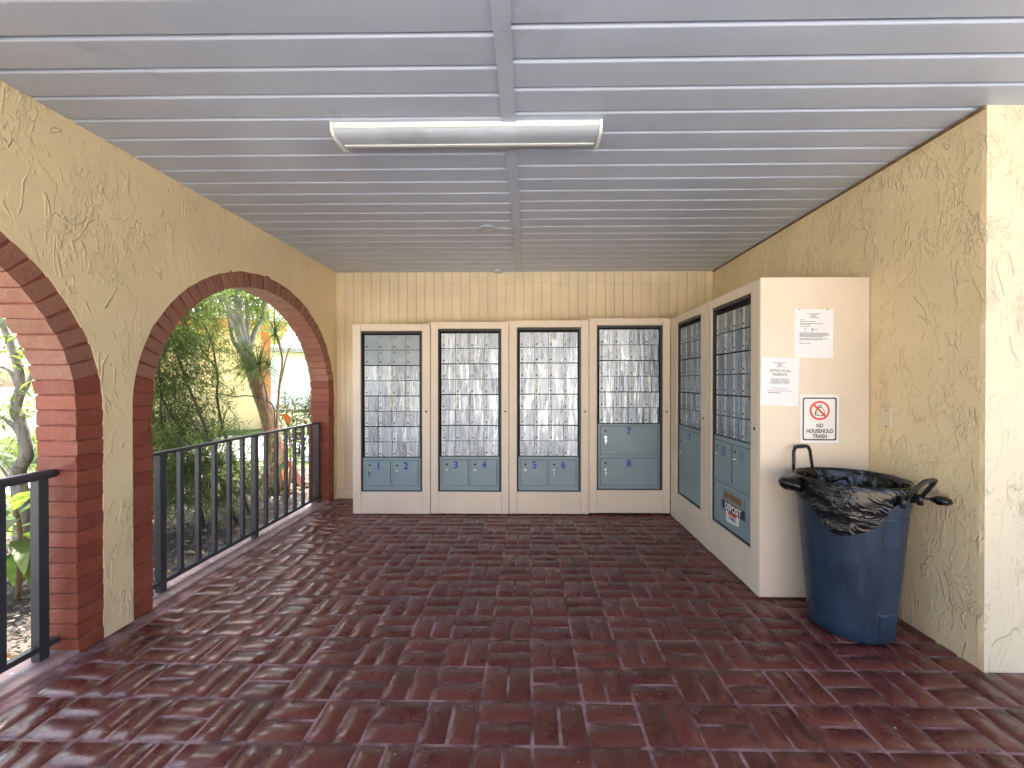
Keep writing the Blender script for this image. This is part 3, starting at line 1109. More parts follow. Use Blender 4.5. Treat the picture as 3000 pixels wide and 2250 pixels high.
mail_cabinet('cream mailbox cabinet with large stacked parcel lockers 7 and 8 under six door rows',
             (0.557, YF + 0.004, 0), 0.0, 0.747, 1.8150, 0.016, 0.504, 0.072, 0.677, 0.2280, 6, 0.1458, 1.7185, 97, 0, 'stack', ('7', '8'), ('7', '8'))
XF = 1.306
mail_cabinet('cream mailbox cabinet in the corner with one tall locker door numbered 9',
             (XF, 3.851, 0), R(-90), 0.769, 1.8090, 0.004, 0.608, 0.150, 0.662, 0.2500, 6, 0.1405, 1.700, 121, 0, 'single', ('9',), ('9',))
cab, geo = mail_cabinet('cream mailbox cabinet by the trash can with lockers 10 and 11 and a deposit slot',
                        (XF, 3.080, 0), R(-90), 0.692, 1.8120, 0.004, 0.608, 0.074, 0.604, 0.2420, 6, 0.1405, 1.698, 145, 0, 'deposit', ('10', '11'), ())
# deposit slot plate and its labels (local x runs towards the camera)
fy = geo['y']
sx0, sx1, sz0, sz1 = 0.200, 0.505, 0.428, 0.505
boxobj('panel_seam', (geo['lx0'] + 0.012, fy - 0.0012, 0.536), (geo['lx1'] - 0.004, fy - 0.0004, 0.539), 'black_hole', cab)
g = MB()
ho = rrect(sx0, sz0, sx1, sz1, 0.006)
hi_ = rrect(sx0 + 0.032, sz0 + 0.016, sx1 - 0.032, sz1 - 0.014, 0.003)
flat_ring(g, ho, hi_, fy - 0.005)
n = len(ho)
g.add([(p[0], fy - 0.005, p[1]) for p in ho] + [(p[0], fy - 0.0003, p[1]) for p in ho], [(i, n + i, n + (i + 1) % n, (i + 1) % n) for i in range(n)])
g.add([(p[0], fy - 0.005, p[1]) for p in hi_] + [(p[0], fy - 0.0006, p[1]) for p in hi_], [(i, (i + 1) % n, n + (i + 1) % n, n + i) for i in range(n)])
slot = g.build('slot_plate', 'slate_door', cab)
g = MB()
flat_poly(g, hi_, fy - 0.0012)
g.build('slot_opening', 'wood_ledge', slot)
for px in (sx0 + 0.012, (sx0 + sx1) / 2, sx1 - 0.012):
    for pz in (sz0 + 0.008, sz1 - 0.008):
        q = link('screw', SCREW, slot)
        q.location = (px, fy - 0.0045, pz)
g = MB()
flat_poly(g, rrect(0.195, 0.366, 0.508, 0.426, 0.010), fy - 0.0012, 0)
put_text(g, 'DEPOSIT', 0.062, 0.352, 0.3745, fy - 0.0020, 1, 0.0022, spacing=0.95, sx=0.92)
flat_poly(g, [(0.262, 0.302), (0.275, 0.292), (0.42, 0.306), (0.432, 0.316), (0.432, 0.3655), (0.262, 0.3655)], fy - 0.0008, 1)
flat_poly(g, [(0.290, 0.348), (0.400, 0.348), (0.400, 0.3655), (0.290, 0.3655)], fy - 0.0016, 2)
put_text(g, 'U.S.MAIL', 0.034, 0.346, 0.319, fy - 0.0016, 3, 0.0008, spacing=0.9, sx=0.86)
g.build('deposit_sticker', ['ink_navy', 'deposit_label', 'ink_red', 'ink_blue'], cab)
# raised plugs and screw heads on the near side panel of that cabinet (its face looks at the camera)
YS = 3.080 - 0.692                     # = 2.388
sidep = boxobj('end_panel', (1.3075, YS - 0.0125, 0.006), (XR - 0.004, YS + 0.0005, 1.815), 'cabinet_cream', None, 0.0018)
sidep.parent = cab
sidep.matrix_parent_inverse = (Matrix.Translation((XF, 3.080, 0)) @ Matrix.Rotation(R(-90), 4, 'Z')).inverted()
YP = YS - 0.0125
for (px, pz) in ((1.345, 1.700), (1.365, 1.700), (1.355, 1.672), (1.352, 0.285), (1.337, 0.262), (1.357, 0.262), (1.342, 0.232), (1.335, 1.792), (1.48, 1.792), (1.59, 1.793), (1.62, 1.793)):
    o = MB().cyl((px, YP + 0.001, pz), (px, YP - 0.0013, pz), 0.0042, 0.0036, 10).build('screw_cover', 'cabinet_cream', None)
    o.parent = cab
    o.matrix_parent_inverse = sidep.matrix_parent_inverse

# ------------------------------------------------------------------ papers and sign on the end panel
KP = YP / 900.0


def vx(v):
    return (v - 1142) * KP


def vz(v):
    return CAM_Z - (v - 827) * KP


def greek(mb, x, z, words_, h, r, mi):
    """a line of print too small to read: one dash per word"""
    for w in words_:
        l_ = w * h * 0.55
        mb.add([(x, 0, z), (x + l_, 0, z), (x + l_, 0, z + h * .62), (x, 0, z + h * .62)], [(0, 1, 2, 3)], mi)
        x += l_ + h * 0.32


def sheet(name, label, cx, cz, w, h, rot, mat, thick=0.0004, lift=0.0012, group=None):
    t = thing(name, label, 'notice' if name != 'trash_sign' else 'sign', (cx, YP - lift, cz), 0, group)
    t.rotation_euler = (0, R(rot), 0)
    g = MB()
    nx_, nz_ = 6, 8
    top, rr = [], random.Random(name + label)
    for j in range(nz_ + 1):
        for i in range(nx_ + 1):
            u, v = i / nx_, j / nz_
            curl = -0.0035 * (max(0, 0.22 - v) / 0.22) ** 2 * (abs(u - 0.5) * 2) ** 2 if name != 'trash_sign' else 0
            top.append(((u - .5) * w, curl, (v - .5) * h))
    g.add(top, [(j * (nx_ + 1) + i, j * (nx_ + 1) + i + 1, (j + 1) * (nx_ + 1) + i + 1, (j + 1) * (nx_ + 1) + i) for j in range(nz_) for i in range(nx_)], 0, True)
    g.build('sheet', mat, t)
    return t


# upper letter
t1 = sheet('paper_notice', 'white typed letter, upper right of two papers on the cabinet end panel', vx(1750.2), vz(721.8), 0.2185, 0.2745, 0.9, 'paper', group='papers on the cabinet end panel')
g = MB()
rr = random.Random(4)


def line_words(total, h):
    out, x = [], 0.0
    while x < total:
        w = rr.choice((2, 3, 4, 5, 6, 7, 8))
        if x + w * h * .55 > total:
            break
        out.append(w)
        x += w * h * .55 + h * .32
    return out


H1, W1 = 0.2745, 0.2185
top = H1 / 2
for k, wid in enumerate((0.078, 0.034, 0.046, 0.030, 0.060)):
    greek(g, -wid / 2, top - 0.0275 - 0.0056 * k, line_words(wid, 0.0044), 0.0044, rr, 1 if k == 0 else 0)
for dz, x_, wid, b_ in ((0.062, -0.078, 0.034, 0), (0.072, -0.078, 0.085, 1), (0.0825, -0.078, 0.146, 0), (0.088, -0.078, 0.058, 0), (0.0985, -0.078, 0.062, 0),
                        (0.109, -0.054, 0.018, 0), (0.109, -0.015, 0.020, 0), (0.1145, -0.054, 0.020, 0), (0.1145, -0.015, 0.036, 0), (0.120, -0.054, 0.018, 0), (0.120, -0.015, 0.022, 0),
                        (0.1255, -0.054, 0.018, 0), (0.1255, -0.015, 0.024, 0),
                        (0.136, -0.080, 0.158, 0), (0.1415, -0.080, 0.166, 0), (0.147, -0.080, 0.168, 0), (0.1525, -0.080, 0.160, 0), (0.158, -0.080, 0.132, 0),
                        (0.168, -0.080, 0.164, 0), (0.1735, -0.080, 0.140, 0), (0.186, -0.080, 0.018, 0), (0.186, -0.058, 0.042, 2), (0.196, -0.080, 0.066, 0)):
    if b_ == 2:
        for q in range(9):
            g.add([(x_ + q * .0045, 0, top - dz), (x_ + q * .0045 + .004, 0, top - dz + .004 * (q % 2)), (x_ + q * .0045 + .004, 0, top - dz + .004 * (q % 2) + .0009), (x_ + q * .0045, 0, top - dz + .0009)], [(0, 1, 2, 3)], 0)
    else:
        greek(g, x_, top - dz, line_words(wid, 0.0044), 0.0044, rr, b_)
o = g.build('print', ['ink_grey', 'ink_black'], t1, loc=(0, -0.0008, 0))
for s in (-1, 1):
    o = MB().cyl((s * 0.077 - 0.006, -0.0005, H1 / 2 - 0.001), (s * 0.077 - 0.006, -0.0045, H1 / 2 - 0.001), 0.0030, 0.0026, 10).build('pin', 'ink_black', t1)
# notice to all residents
t2 = sheet('paper_notice', 'white paper headed notice to all residents, lower left of two papers', vx(1678.8), vz(824.7), 0.2135, 0.2715, 1.9, 'paper', group='papers on the cabinet end panel')
g = MB()
for k, wid in enumerate((0.082, 0.032, 0.036, 0.028, 0.056)):
    greek(g, -wid / 2, 0.1050 - 0.0056 * k, line_words(wid, 0.0042), 0.0042, rr, 1 if k == 0 else 0)
put_text(g, 'NOTICE TO ALL', 0.0205, 0, 0.0555, 0, 1, 0.0001, sx=0.80)
put_text(g, 'RESIDENTS:', 0.0205, 0, 0.0340, 0, 1, 0.0001, sx=0.80)
put_text(g, 'WE NOW HAVE A', 0.0160, 0, 0.0075, 0, 1, 0.0, sx=0.78)
put_text(g, 'FACEBOOK PAGE!!!', 0.0160, 0, -0.0080, 0, 1, 0.0, sx=0.78)
g.add([(-0.052, 0, 0.0045), (0.052, 0, 0.0045), (0.052, 0, 0.0053), (-0.052, 0, 0.0053)], [(0, 1, 2, 3)], 1)
g.add([(-0.060, 0, -0.0112), (0.060, 0, -0.0112), (0.060, 0, -0.0104), (-0.060, 0, -0.0104)], [(0, 1, 2, 3)], 1)
put_text(g, 'Find us at San Juan Village', 0.0088, 0, -0.0395, 0, 1, 0.0)
put_text(g, 'https://www.facebook.com/groups/', 0.0080, 0, -0.0525, 0, 0, 0.0, sx=1.2)
g.add([(-0.078, 0, -0.0545), (0.078, 0, -0.0545), (0.078, 0, -0.0540), (-0.078, 0, -0.0540)], [(0, 1, 2, 3)], 0)
greek(g, -0.066, -0.0645, [22, 4], 0.0050, rr, 0)
g.build('print', ['ink_grey', 'ink_black'], t2, loc=(0, -0.0008, 0))
# the trash sign
t3 = sheet('trash_sign', 'white NO HOUSEHOLD TRASH sign with red circle and black border above the trash can', vx(1762.6), vz(903.6), 0.2155, 0.2725, 0.15, 'sign_white', lift=0.0022)
g = MB()
bo = rrect(-0.0945, -0.1220, 0.0945, 0.1190, 0.012)
bi = rrect(-0.0875, -0.1150, 0.0875, 0.1120, 0.008)
flat_ring(g, bo, bi, 0, 0)
zc = 0.0465
circ = [(0.0560 * math.cos(2 * PI * k / 40), zc + 0.0540 * math.sin(2 * PI * k / 40)) for k in range(40)]
cin = [(0.0455 * math.cos(2 * PI * k / 40), zc + 0.0435 * math.sin(2 * PI * k / 40)) for k in range(40)]
# tied sack drawn in black outline
sack_o = [(-0.027, -0.026), (0.000, -0.032), (0.022, -0.030), (0.029, -0.018), (0.026, 0.002), (0.014, 0.018), (0.004, 0.020), (-0.008, 0.019), (-0.020, 0.006), (-0.027, -0.010)]
sack_i = [(p[0] * 0.86 + 0.001, p[1] * 0.86 - 0.001) for p in sack_o]
flat_ring(g, [(p[0], zc + p[1]) for p in sack_o], [(p[0], zc + p[1]) for p in sack_i], -0.0003, 0)
for a_, b_ in (((-0.004, 0.019), (-0.014, 0.034)), ((0.004, 0.019), (0.013, 0.034)), ((0.0, 0.020), (0.002, 0.036)), ((-0.006, 0.026), (0.010, 0.030)), ((-0.024, -0.020), (-0.010, -0.004)), ((-0.018, -0.027), (-0.004, -0.018)), ((0.008, -0.029), (0.020, -0.018)), ((-0.019, 0.004), (-0.012, -0.012))):
    dx, dz = b_[0] - a_[0], b_[1] - a_[1]
    l_ = math.hypot(dx, dz)
    px, pz = -dz / l_ * 0.0016, dx / l_ * 0.0016
    flat_poly(g, [(a_[0] + px, zc + a_[1] + pz), (a_[0] - px, zc + a_[1] - pz), (b_[0] - px * .4, zc + b_[1] - pz * .4), (b_[0] + px * .4, zc + b_[1] + pz * .4)], -0.0004, 0)
flat_ring(g, circ, cin, -0.0006, 1)
ca, sa = math.cos(R(-45)), math.sin(R(-45))
flat_poly(g, [(ca * x_ - sa * z_, zc + sa * x_ + ca * z_) for x_, z_ in ((-0.047, -0.0053), (0.047, -0.0053), (0.047, 0.0053), (-0.047, 0.0053))], -0.0008, 1)
put_text(g, 'NO', 0.0300, 0.001, -0.0485, -0.0005, 0, 0.0007, sx=0.82)
put_text(g, 'HOUSEHOLD', 0.0300, 0.001, -0.0795, -0.0005, 0, 0.0007, sx=0.835)
put_text(g, 'TRASH', 0.0300, 0.001, -0.1085, -0.0005, 0, 0.0007, sx=0.88)
g.build('print', ['ink_black', 'ink_red'], t3, loc=(0, -0.0010, 0))

# blank plate on the right wall
t = thing('wall_plate', 'small cream blank cover plate on the right stucco wall', 'cover plate', (XR - 0.001, 2.262, 1.030), R(-90))
boxobj('plate', (-0.037, -0.013, -0.060), (0.037, 0.0, 0.060), 'board_cream', t, 0.0025)
for s in (-1, 1):
    MB().cyl((0.010, -0.0125, s * 0.042), (0.010, -0.0150, s * 0.042), 0.005, 0.0045, 10).build('screw', 'brass', t)

# ------------------------------------------------------------------ railings
def railing(label, y0, y1, bars, posts, round_top=False):
    xr = XL - WT / 2 - 0.002
    t = thing('railing', label, 'railing', (xr, 0, 0), 0, 'dark metal railings in the arches')
    if round_top:
        pts = [(0, y0, 0.815), (0, y1 - 0.03, 0.815), (0, y1, 0.815)]
        MB().tube(pts, [0.021, 0.021, 0.017], 12).build('top_rail', 'rail_paint', t)
    else:
        boxobj('top_rail', (-0.020, y0, 0.805), (0.020, y1, 0.823), 'rail_paint', t, 0.004)
    boxobj('bottom_rail', (-0.017, y0, 0.052), (0.017, y1, 0.078), 'rail_paint', t, 0.003)
    for i, yb in enumerate(bars):
        post = i in posts
        w = 0.0195 if post else 0.0130
        z0_ = 0.010 if post else 0.0785
        MB().box((-w, yb - w, z0_), (w, yb + w, 0.8045)).build('post' if post else 'baluster', 'rail_paint', t, 0.002)
    return t


bars = [2.375 + 0.13835 * i for i in range(14)]
railing('dark grey metal railing across the far arch, all its balusters in view', 3.22 - AI + 0.004, 3.22 + AI - 0.004, bars, (0, 6, 13))
bars = [1.780 - 0.13835 * i for i in range(14)]
railing('dark metal railing end with rounded handrail in the near left arch', ARCHES[1] - AI + 0.004, ARCHES[1] + AI - 0.004, bars, (0, 7, 13), True)

# ------------------------------------------------------------------ trash can and its liner
CX, CY = 1.620, 2.125
can = thing('trash_can', 'navy blue plastic trash can with black handles below the trash sign', 'trash can', (CX, CY, 0))


def lathe(prof, n=64, wob=0.0, seed=0.0):
    vs_ = []
    for (r, z) in prof:
        for k in range(n):
            a = 2 * PI * k / n
            rr_ = r + wob * mnoise.noise((math.cos(a) * 1.5, math.sin(a) * 1.5, z * 3 + seed))
            vs_.append((rr_ * math.cos(a), rr_ * math.sin(a), z))
    fs = [(j * n + k, j * n + (k + 1) % n, (j + 1) * n + (k + 1) % n, (j + 1) * n + k) for j in range(len(prof) - 1) for k in range(n)]
    return vs_, fs


prof = [(0.10, 0.012), (0.162, 0.012), (0.171, 0.004), (0.177, 0.014), (0.179, 0.06), (0.2025, 0.34), (0.223, 0.615), (0.2245, 0.640), (0.2325, 0.646), (0.234, 0.700), (0.2385, 0.703), (0.2395, 0.728), (0.2375, 0.735), (0.2290, 0.735), (0.2260, 0.70), (0.21, 0.5), (0.20, 0.40), (0.05, 0.36)]
g = MB()
v_, f_ = lathe(prof, 64, 0.004)
g.add(v_, f_, 0, True)
body = g.build('body', 'can_plastic', can)
body.modifiers.new('edge', 'EDGE_SPLIT').split_angle = R(40)


def curved_patch(a0, a1, z0, z1, lift, depth):
    """raised moulded pad following the can wall"""
    g = MB()
    n_ = 8

    def rad(z):
        return 0.179 + (0.223 - 0.179) * (z - 0.06) / 0.555
    o_ = []
    for (lz, ins) in ((0.0, 0.0), (lift, depth)):
        ring = []
        for k in range(n_ + 1):
            ring.append((a0 + ins / .2 + (a1 - a0 - 2 * ins / .2) * k / n_, z0 + ins))
        for k in range(n_ + 1):
            ring.append((a1 - ins / .2 - (a1 - a0 - 2 * ins / .2) * k / n_, z1 - ins))
        o_.append([((rad(z) + lz) * math.cos(a), (rad(z) + lz) * math.sin(a), z) for a, z in ring])
    n2 = len(o_[0])
    fs = [(i, (i + 1) % n2, n2 + (i + 1) % n2, n2 + i) for i in range(n2)]
    fs += [(n2 + k, n2 + k + 1, n2 + 2 * n_ - k, n2 + 2 * n_ + 1 - k) for k in range(n_)]
    g.add(o_[0] + o_[1], fs)
    return g


curved_patch(R(-92), R(-55), 0.030, 0.150, 0.006, 0.008).build('grip_pad', 'can_plastic', can)
curved_patch(R(-95), R(-50), 0.455, 0.600, 0.003, 0.005).build('label_pad', 'can_plastic', can)
A1 = Vector((-0.39, 0.92, 0)).normalized()


def can_handle(dirv, zb, lean, hh, wb, wt, rb):
    tv = Vector((-dirv.y, dirv.x, 0))
    pts = []
    for s, u in ((-1, 0), (-1, .35), (-1, .8), (-.82, .97), (-.5, 1.0), (.5, 1.0), (.82, .97), (1, .8), (1, .35), (1, 0)):
        w = wb + (wt - wb) * u
        p = dirv * (rb + lean * u) + tv * (s * w) + Vector((0, 0, zb + hh * u))
        pts.append(p)
    g = MB().tube(pts, [0.0075, 0.0085, 0.009, 0.0095, 0.0105, 0.0105, 0.0095, 0.009, 0.0085, 0.0075], 10)
    h = g.build('handle', 'handle_black', can)
    for s in (-1, 1):
        p = dirv * (rb - 0.004) + tv * (s * wb)
        MB().cyl(p + Vector((0, 0, zb - 0.035)), p + Vector((0, 0, zb + 0.012)), 0.012, 0.011, 10).build('bracket', 'handle_black', h)


can_handle(A1, 0.735, 0.010, 0.130, 0.078, 0.064, 0.236)
can_handle(-A1, 0.700, 0.060, 0.095, 0.066, 0.052, 0.255)

# liner: a bag turned over the rim
bag = thing('trash_bag', 'black plastic bag lining the trash can, folded over its rim with a hanging flap', 'trash bag', (CX, CY, 0))
NA = 150
LOBE = math.atan2(-0.80, -0.60)


def hem(a):
    d = (a - LOBE + PI) % (2 * PI) - PI
    z = 0.655 + 0.020 * math.sin(a * 3 + 1.0)
    z -= 0.125 * math.exp(-(d / 0.56) ** 4) + 0.025 * math.exp(-((d + 0.1) / 0.3) ** 2)
    if d > 0.55:
        z += 0.035 * min(1, (d - 0.55) / 0.4)
    return z


rows_ = []
inner_p = [(0.185, 0.42), (0.196, 0.50), (0.206, 0.58), (0.213, 0.64), (0.219, 0.69), (0.223, 0.725), (0.2275, 0.738), (0.2325, 0.7465), (0.2385, 0.7475), (0.2425, 0.743)]
outer_n = 14
for (r, z) in inner_p:
    rows_.append(('i', r, z))
for k in range(1, outer_n + 1):
    rows_.append(('o', k / outer_n, 0))
vs_ = []
for kind, p, q in rows_:
    for k in range(NA):
        a = 2 * PI * k / NA
        ca, sa = math.cos(a), math.sin(a)
        if kind == 'i':
            depth = max(0.0, (0.735 - q) / 0.3)
            fold = abs(mnoise.noise((ca * 3.4, sa * 3.4, q * 1.6))) * 0.030 * min(1, depth * 2.2) + 0.004 * mnoise.noise((ca * 9, sa * 9, q * 9))
            r, z = p - fold, q + 0.006 * mnoise.noise((ca * 2.5, sa * 2.5, 4.0))
        else:
            zt, zb = 0.736, hem(a)
            z = zt + (zb - zt) * p
            base = 0.2440 - 0.004 * p
            ridge = 1 - abs(mnoise.noise((ca * 2.0 + z * 2, sa * 2.0, z * 17))) * 2
            r = base + 0.0065 * max(0, ridge) * min(1, p * 3) + 0.0022 * mnoise.noise((ca * 6, sa * 6, z * 15)) + 0.0008 * mnoise.noise((ca * 4, sa * 4, z * 40))
            r = max(r, 0.2405)
            d = (a - LOBE + PI) % (2 * PI) - PI
            r += 0.006 * math.exp(-(d / 0.05) ** 2) * p
            z += 0.006 * mnoise.noise((ca * 2.5, sa * 2.5, 4.0)) * (1 - p)
        vs_.append((r * ca, r * sa, z))
nr = len(rows_)
fs = [(j * NA + k, j * NA + (k + 1) % NA, (j + 1) * NA + (k + 1) % NA, (j + 1) * NA + k) for j in range(nr - 1) for k in range(NA)]
MB().add(vs_, fs, 0, True).build('liner', 'bag_black', bag)


def crumpled(center, axis, length, r_list, seed, n=14, squash=0.55):
    axis = Vector(axis).normalized()
    q = axis.to_track_quat('Z', 'Y')
    m = len(r_list)
    g = MB()
    vs_ = []
    for j, r in enumerate(r_list):
        for k in range(n):
            a = 2 * PI * k / n
            rr_ = r * (1 + 0.35 * mnoise.noise((math.cos(a) * 1.6, math.sin(a) * 1.6, j * 0.7 + seed)))
            vs_.append(Vector(center) + q @ Vector((rr_ * math.cos(a), rr_ * math.sin(a) * squash, length * j / (m - 1))))
    g.add(vs_, [(j * n + k, j * n + (k + 1) % n, (j + 1) * n + (k + 1) % n, (j + 1) * n + k) for j in range(m - 1) for k in range(n)] + [tuple(reversed(range(n))), tuple((m - 1) * n + k for k in range(n))], 0, True)
    return g


crumpled((-0.225, 0.030, 0.700), (-1, 0.08, 0.12), 0.105, [0.03, 0.050, 0.060, 0.064, 0.063, 0.056, 0.040, 0.014], 2.0, 18, 0.6).build('bag_bulge', 'bag_black', bag)
crumpled((0.175, -0.165, 0.690), (1, -0.60, -0.05), 0.120, [0.028, 0.016, 0.009, 0.008, 0.022, 0.032, 0.034, 0.030, 0.018], 5.0, 14, 0.6).build('bag_tail', 'bag_black', bag)

# ------------------------------------------------------------------ small things on the floor
def fallen(label, x, y, z, s, rz, mat):
    pts = []
    n_ = 7
    for k in range(n_):
        u = k / (n_ - 1)
        w = 0.32 * math.sin(PI * u) ** 0.8 + 0.01
        lift = 0.16 * abs(u - 0.45)
        pts.append(((u - .5) * s, -w * s * .5, (lift + 0.10) * s * .5))
        pts.append(((u - .5) * s, 0, lift * s * .5 + 0.001))
        pts.append(((u - .5) * s, w * s * .5, (lift + 0.07) * s * .5))
    fs = []
    for k in range(n_ - 1):
        for c in range(2):
            fs.append((k * 3 + c, k * 3 + c + 1, (k + 1) * 3 + c + 1, (k + 1) * 3 + c))
    o = MB().add(pts, fs, 0, True).build('fallen_leaf', mat, None)
    o.location = (x, y, z)
    o.rotation_euler = (0, 0, rz)
    return tag(o, label, 'leaf')


fallen('small dry tan leaf lying on the brick floor before lockers 7 and 8', 0.455, 2.93, 0.002, 0.055, 0.2, 'dry_leaf')
fallen('green fallen leaf lying by the sill of the far arch', -1.955, 3.36, 0.002, 0.07, 0.7, 'leaf_bright')
fallen('brown dry leaf at the foot of the cabinets near lockers 7 and 8', 0.58, 3.78, 0.002, 0.04, 1.4, 'dry_leaf')
g = MB()
for k in range(620):
    x, y = random.uniform(-1.9, 2.2), random.uniform(1.1, 3.8)
    if x > 1.3 and y > 2.3:
        continue
    s = random.uniform(0.0010, 0.0034) * (1.6 if random.random() < 0.06 else 1)
    a = random.uniform(0, PI)
    e = random.uniform(0.4, 1)
    dx, dy = math.cos(a) * s, math.sin(a) * s
    g.add([(x - dx, y - dy, 0.0015), (x + dy * e, y - dx * e, 0.0018), (x + dx, y + dy, 0.0015), (x - dy * e, y + dx * e, 0.0018), (x, y, 0.0015 + s * .6)],
          [(0, 1, 4), (1, 2, 4), (2, 3, 4), (3, 0, 4)])
tag(g.build('grit', 'grit'), 'pale specks of grit scattered over the red brick floor', 'grit', kind='stuff')

# ------------------------------------------------------------------ planting outside the arches
def np_mesh(name, verts, faces4, mat, parent=None, smooth=False, tris=None):
    me = bpy.data.meshes.new(name)
    faces = faces4.tolist() if faces4 is not None else []
    me.from_pydata(verts.tolist(), [], faces)
    me.materials.append(MATS[mat])
    if smooth:
        me.polygons.foreach_set('use_smooth', [True] * len(me.polygons))
    me.update()
    return link(name, me, parent)


def leaves(bases, dirs, length, width, fold=0.25, curl=0.15, rs=None):
    """lance leaves: 6 verts, 2 quads each; bases, dirs (n,3)"""
    n_ = len(bases)
    d = dirs / np.linalg.norm(dirs, axis=1, keepdims=True)
    up = rs.normal(size=(n_, 3)) * 0.45 + np.array([0, 0, 1.0])
    side = np.cross(d, up)
    side /= np.linalg.norm(side, axis=1, keepdims=True) + 1e-9
    nrm = np.cross(side, d)
    Ln = (length * rs.uniform(0.7, 1.25, n_))[:, None]
    Wn = (width * rs.uniform(0.75, 1.2, n_))[:, None]
    mid = bases + d * Ln * 0.45
    tip = bases + d * Ln - nrm * Ln * curl
    v = np.stack([bases, mid + side * Wn / 2 + nrm * Wn * fold, tip, mid - side * Wn / 2 + nrm * Wn * fold, mid], axis=1)
    idx = np.arange(n_)[:, None] * 5
    f = np.concatenate([idx + np.array([[0, 4, 2, 1]]), idx + np.array([[0, 3, 2, 4]])], axis=0)
    return v.reshape(-1, 3), f


def twig_crown(rs, blobs, n_twigs, twig_len, per, leaf_l, leaf_w, droop=0.3, spread=0.9, outward=0.6):
    """blobs: (centre, radii); twigs sprout inside the blobs, leaves along each twig"""
    w = np.array([b[1][0] * b[1][1] * b[1][2] for b in blobs]) ** 0.67
    pick = rs.choice(len(blobs), n_twigs, p=w / w.sum())
    cen = np.array([b[0] for b in blobs])[pick]
    rad = np.array([b[1] for b in blobs])[pick]
    u = rs.normal(size=(n_twigs, 3))
    u /= np.linalg.norm(u, axis=1, keepdims=True)
    s = cen + u * rad * (rs.uniform(0.25, 1.0, (n_twigs, 1)) ** 0.6)
    d = u * outward + rs.normal(size=(n_twigs, 3)) * 0.55 + np.array([0, 0, 0.25])
    d /= np.linalg.norm(d, axis=1, keepdims=True)
    L_ = twig_len * rs.uniform(0.6, 1.3, (n_twigs, 1))
    B, D = [], []
    for k in range(per):
        t = (k + 0.5) / per
        p = s + d * L_ * t - np.array([0, 0, 1.0]) * droop * L_ * t * t
        r = rs.normal(size=(n_twigs, 3))
        r -= d * (r * d).sum(1, keepdims=True)
        r /= np.linalg.norm(r, axis=1, keepdims=True)
        B.append(p)
        D.append(d * (0.55 + 0.5 * t) + r * spread + np.array([0, 0, -0.22]))
    lv, lf = leaves(np.concatenate(B), np.concatenate(D), leaf_l, leaf_w, rs=rs)
    # twigs as thin three sided sticks
    e = s + d * L_ - np.array([0, 0, 1.0]) * droop * L_
    o = np.cross(d, np.array([0.3, 0.5, 0.8]))
    o /= np.linalg.norm(o, axis=1, keepdims=True)
    o2 = np.cross(d, o)
    th = 0.0022
    ring = [o * th, (-0.5 * o + 0.87 * o2) * th, (-0.5 * o - 0.87 * o2) * th]
    tv = np.stack([s + ring[0], s + ring[1], s + ring[2], e + ring[0] * .5, e + ring[1] * .5, e + ring[2] * .5], axis=1).reshape(-1, 3)
    ti = np.arange(n_twigs)[:, None] * 6
    tf = np.concatenate([ti + np.array([[0, 1, 4, 3]]), ti + np.array([[1, 2, 5, 4]]), ti + np.array([[2, 0, 3, 5]])], axis=0)
    return lv, lf, tv, tf


def curve_pts(pts, n_=5, wob=0.0, seed=0):
    """smooth a polyline (Catmull-Rom)"""
    P = [Vector(p) for p in pts]
    out = []
    for i in range(len(P) - 1):
        a, b_, c, d = P[max(i - 1, 0)], P[i], P[i + 1], P[min(i + 2, len(P) - 1)]
        for k in range(n_):
            t = k / n_
            q = 0.5 * ((2 * b_) + (c - a) * t + (2 * a - 5 * b_ + 4 * c - d) * t * t + (3 * b_ - a - 3 * c + d) * t ** 3)
            if wob:
                q = q + Vector((mnoise.noise((q.z * 3, seed, 1)), mnoise.noise((q.z * 3, seed, 7)), 0)) * wob
            out.append(q)
    out.append(P[-1])
    return out


def limb(mb, pts, r0, r1, wob=0.02, seed=0, n=10):
    c = curve_pts(pts, 6, wob, seed)
    mb.tube(c, [r0 + (r1 - r0) * (k / (len(c) - 1)) ** 0.8 for k in range(len(c))], n)


def at(v_x, v_y, D):
    """a point of the garden from its direction in the photograph and its distance"""
    return ((v_x - 1142) * D / 900, D, CAM_Z - (v_y - 827) * D / 900)


GZ = -0.09
# --- tree with the leaning trunk in the far arch
tree = thing('garden_tree', 'leaning brown trunk tree splitting into pale upright limbs beyond the far arch', 'tree', (0, 0, 0))
g = MB()
D = 5.05
base = at(597, 1062, D)
trunk_pts = [(base[0], base[1], GZ - 0.05), at(594, 1000, D), at(577, 915, D), at(556, 850, D), at(541, 800, D), at(528, 760, D)]
c = curve_pts(trunk_pts, 8, 0.012, 3)
rad = []
for k in range(len(c)):
    t = k / (len(c) - 1)
    rad.append(0.088 + 0.070 * math.exp(-t * 9) - 0.010 * t)
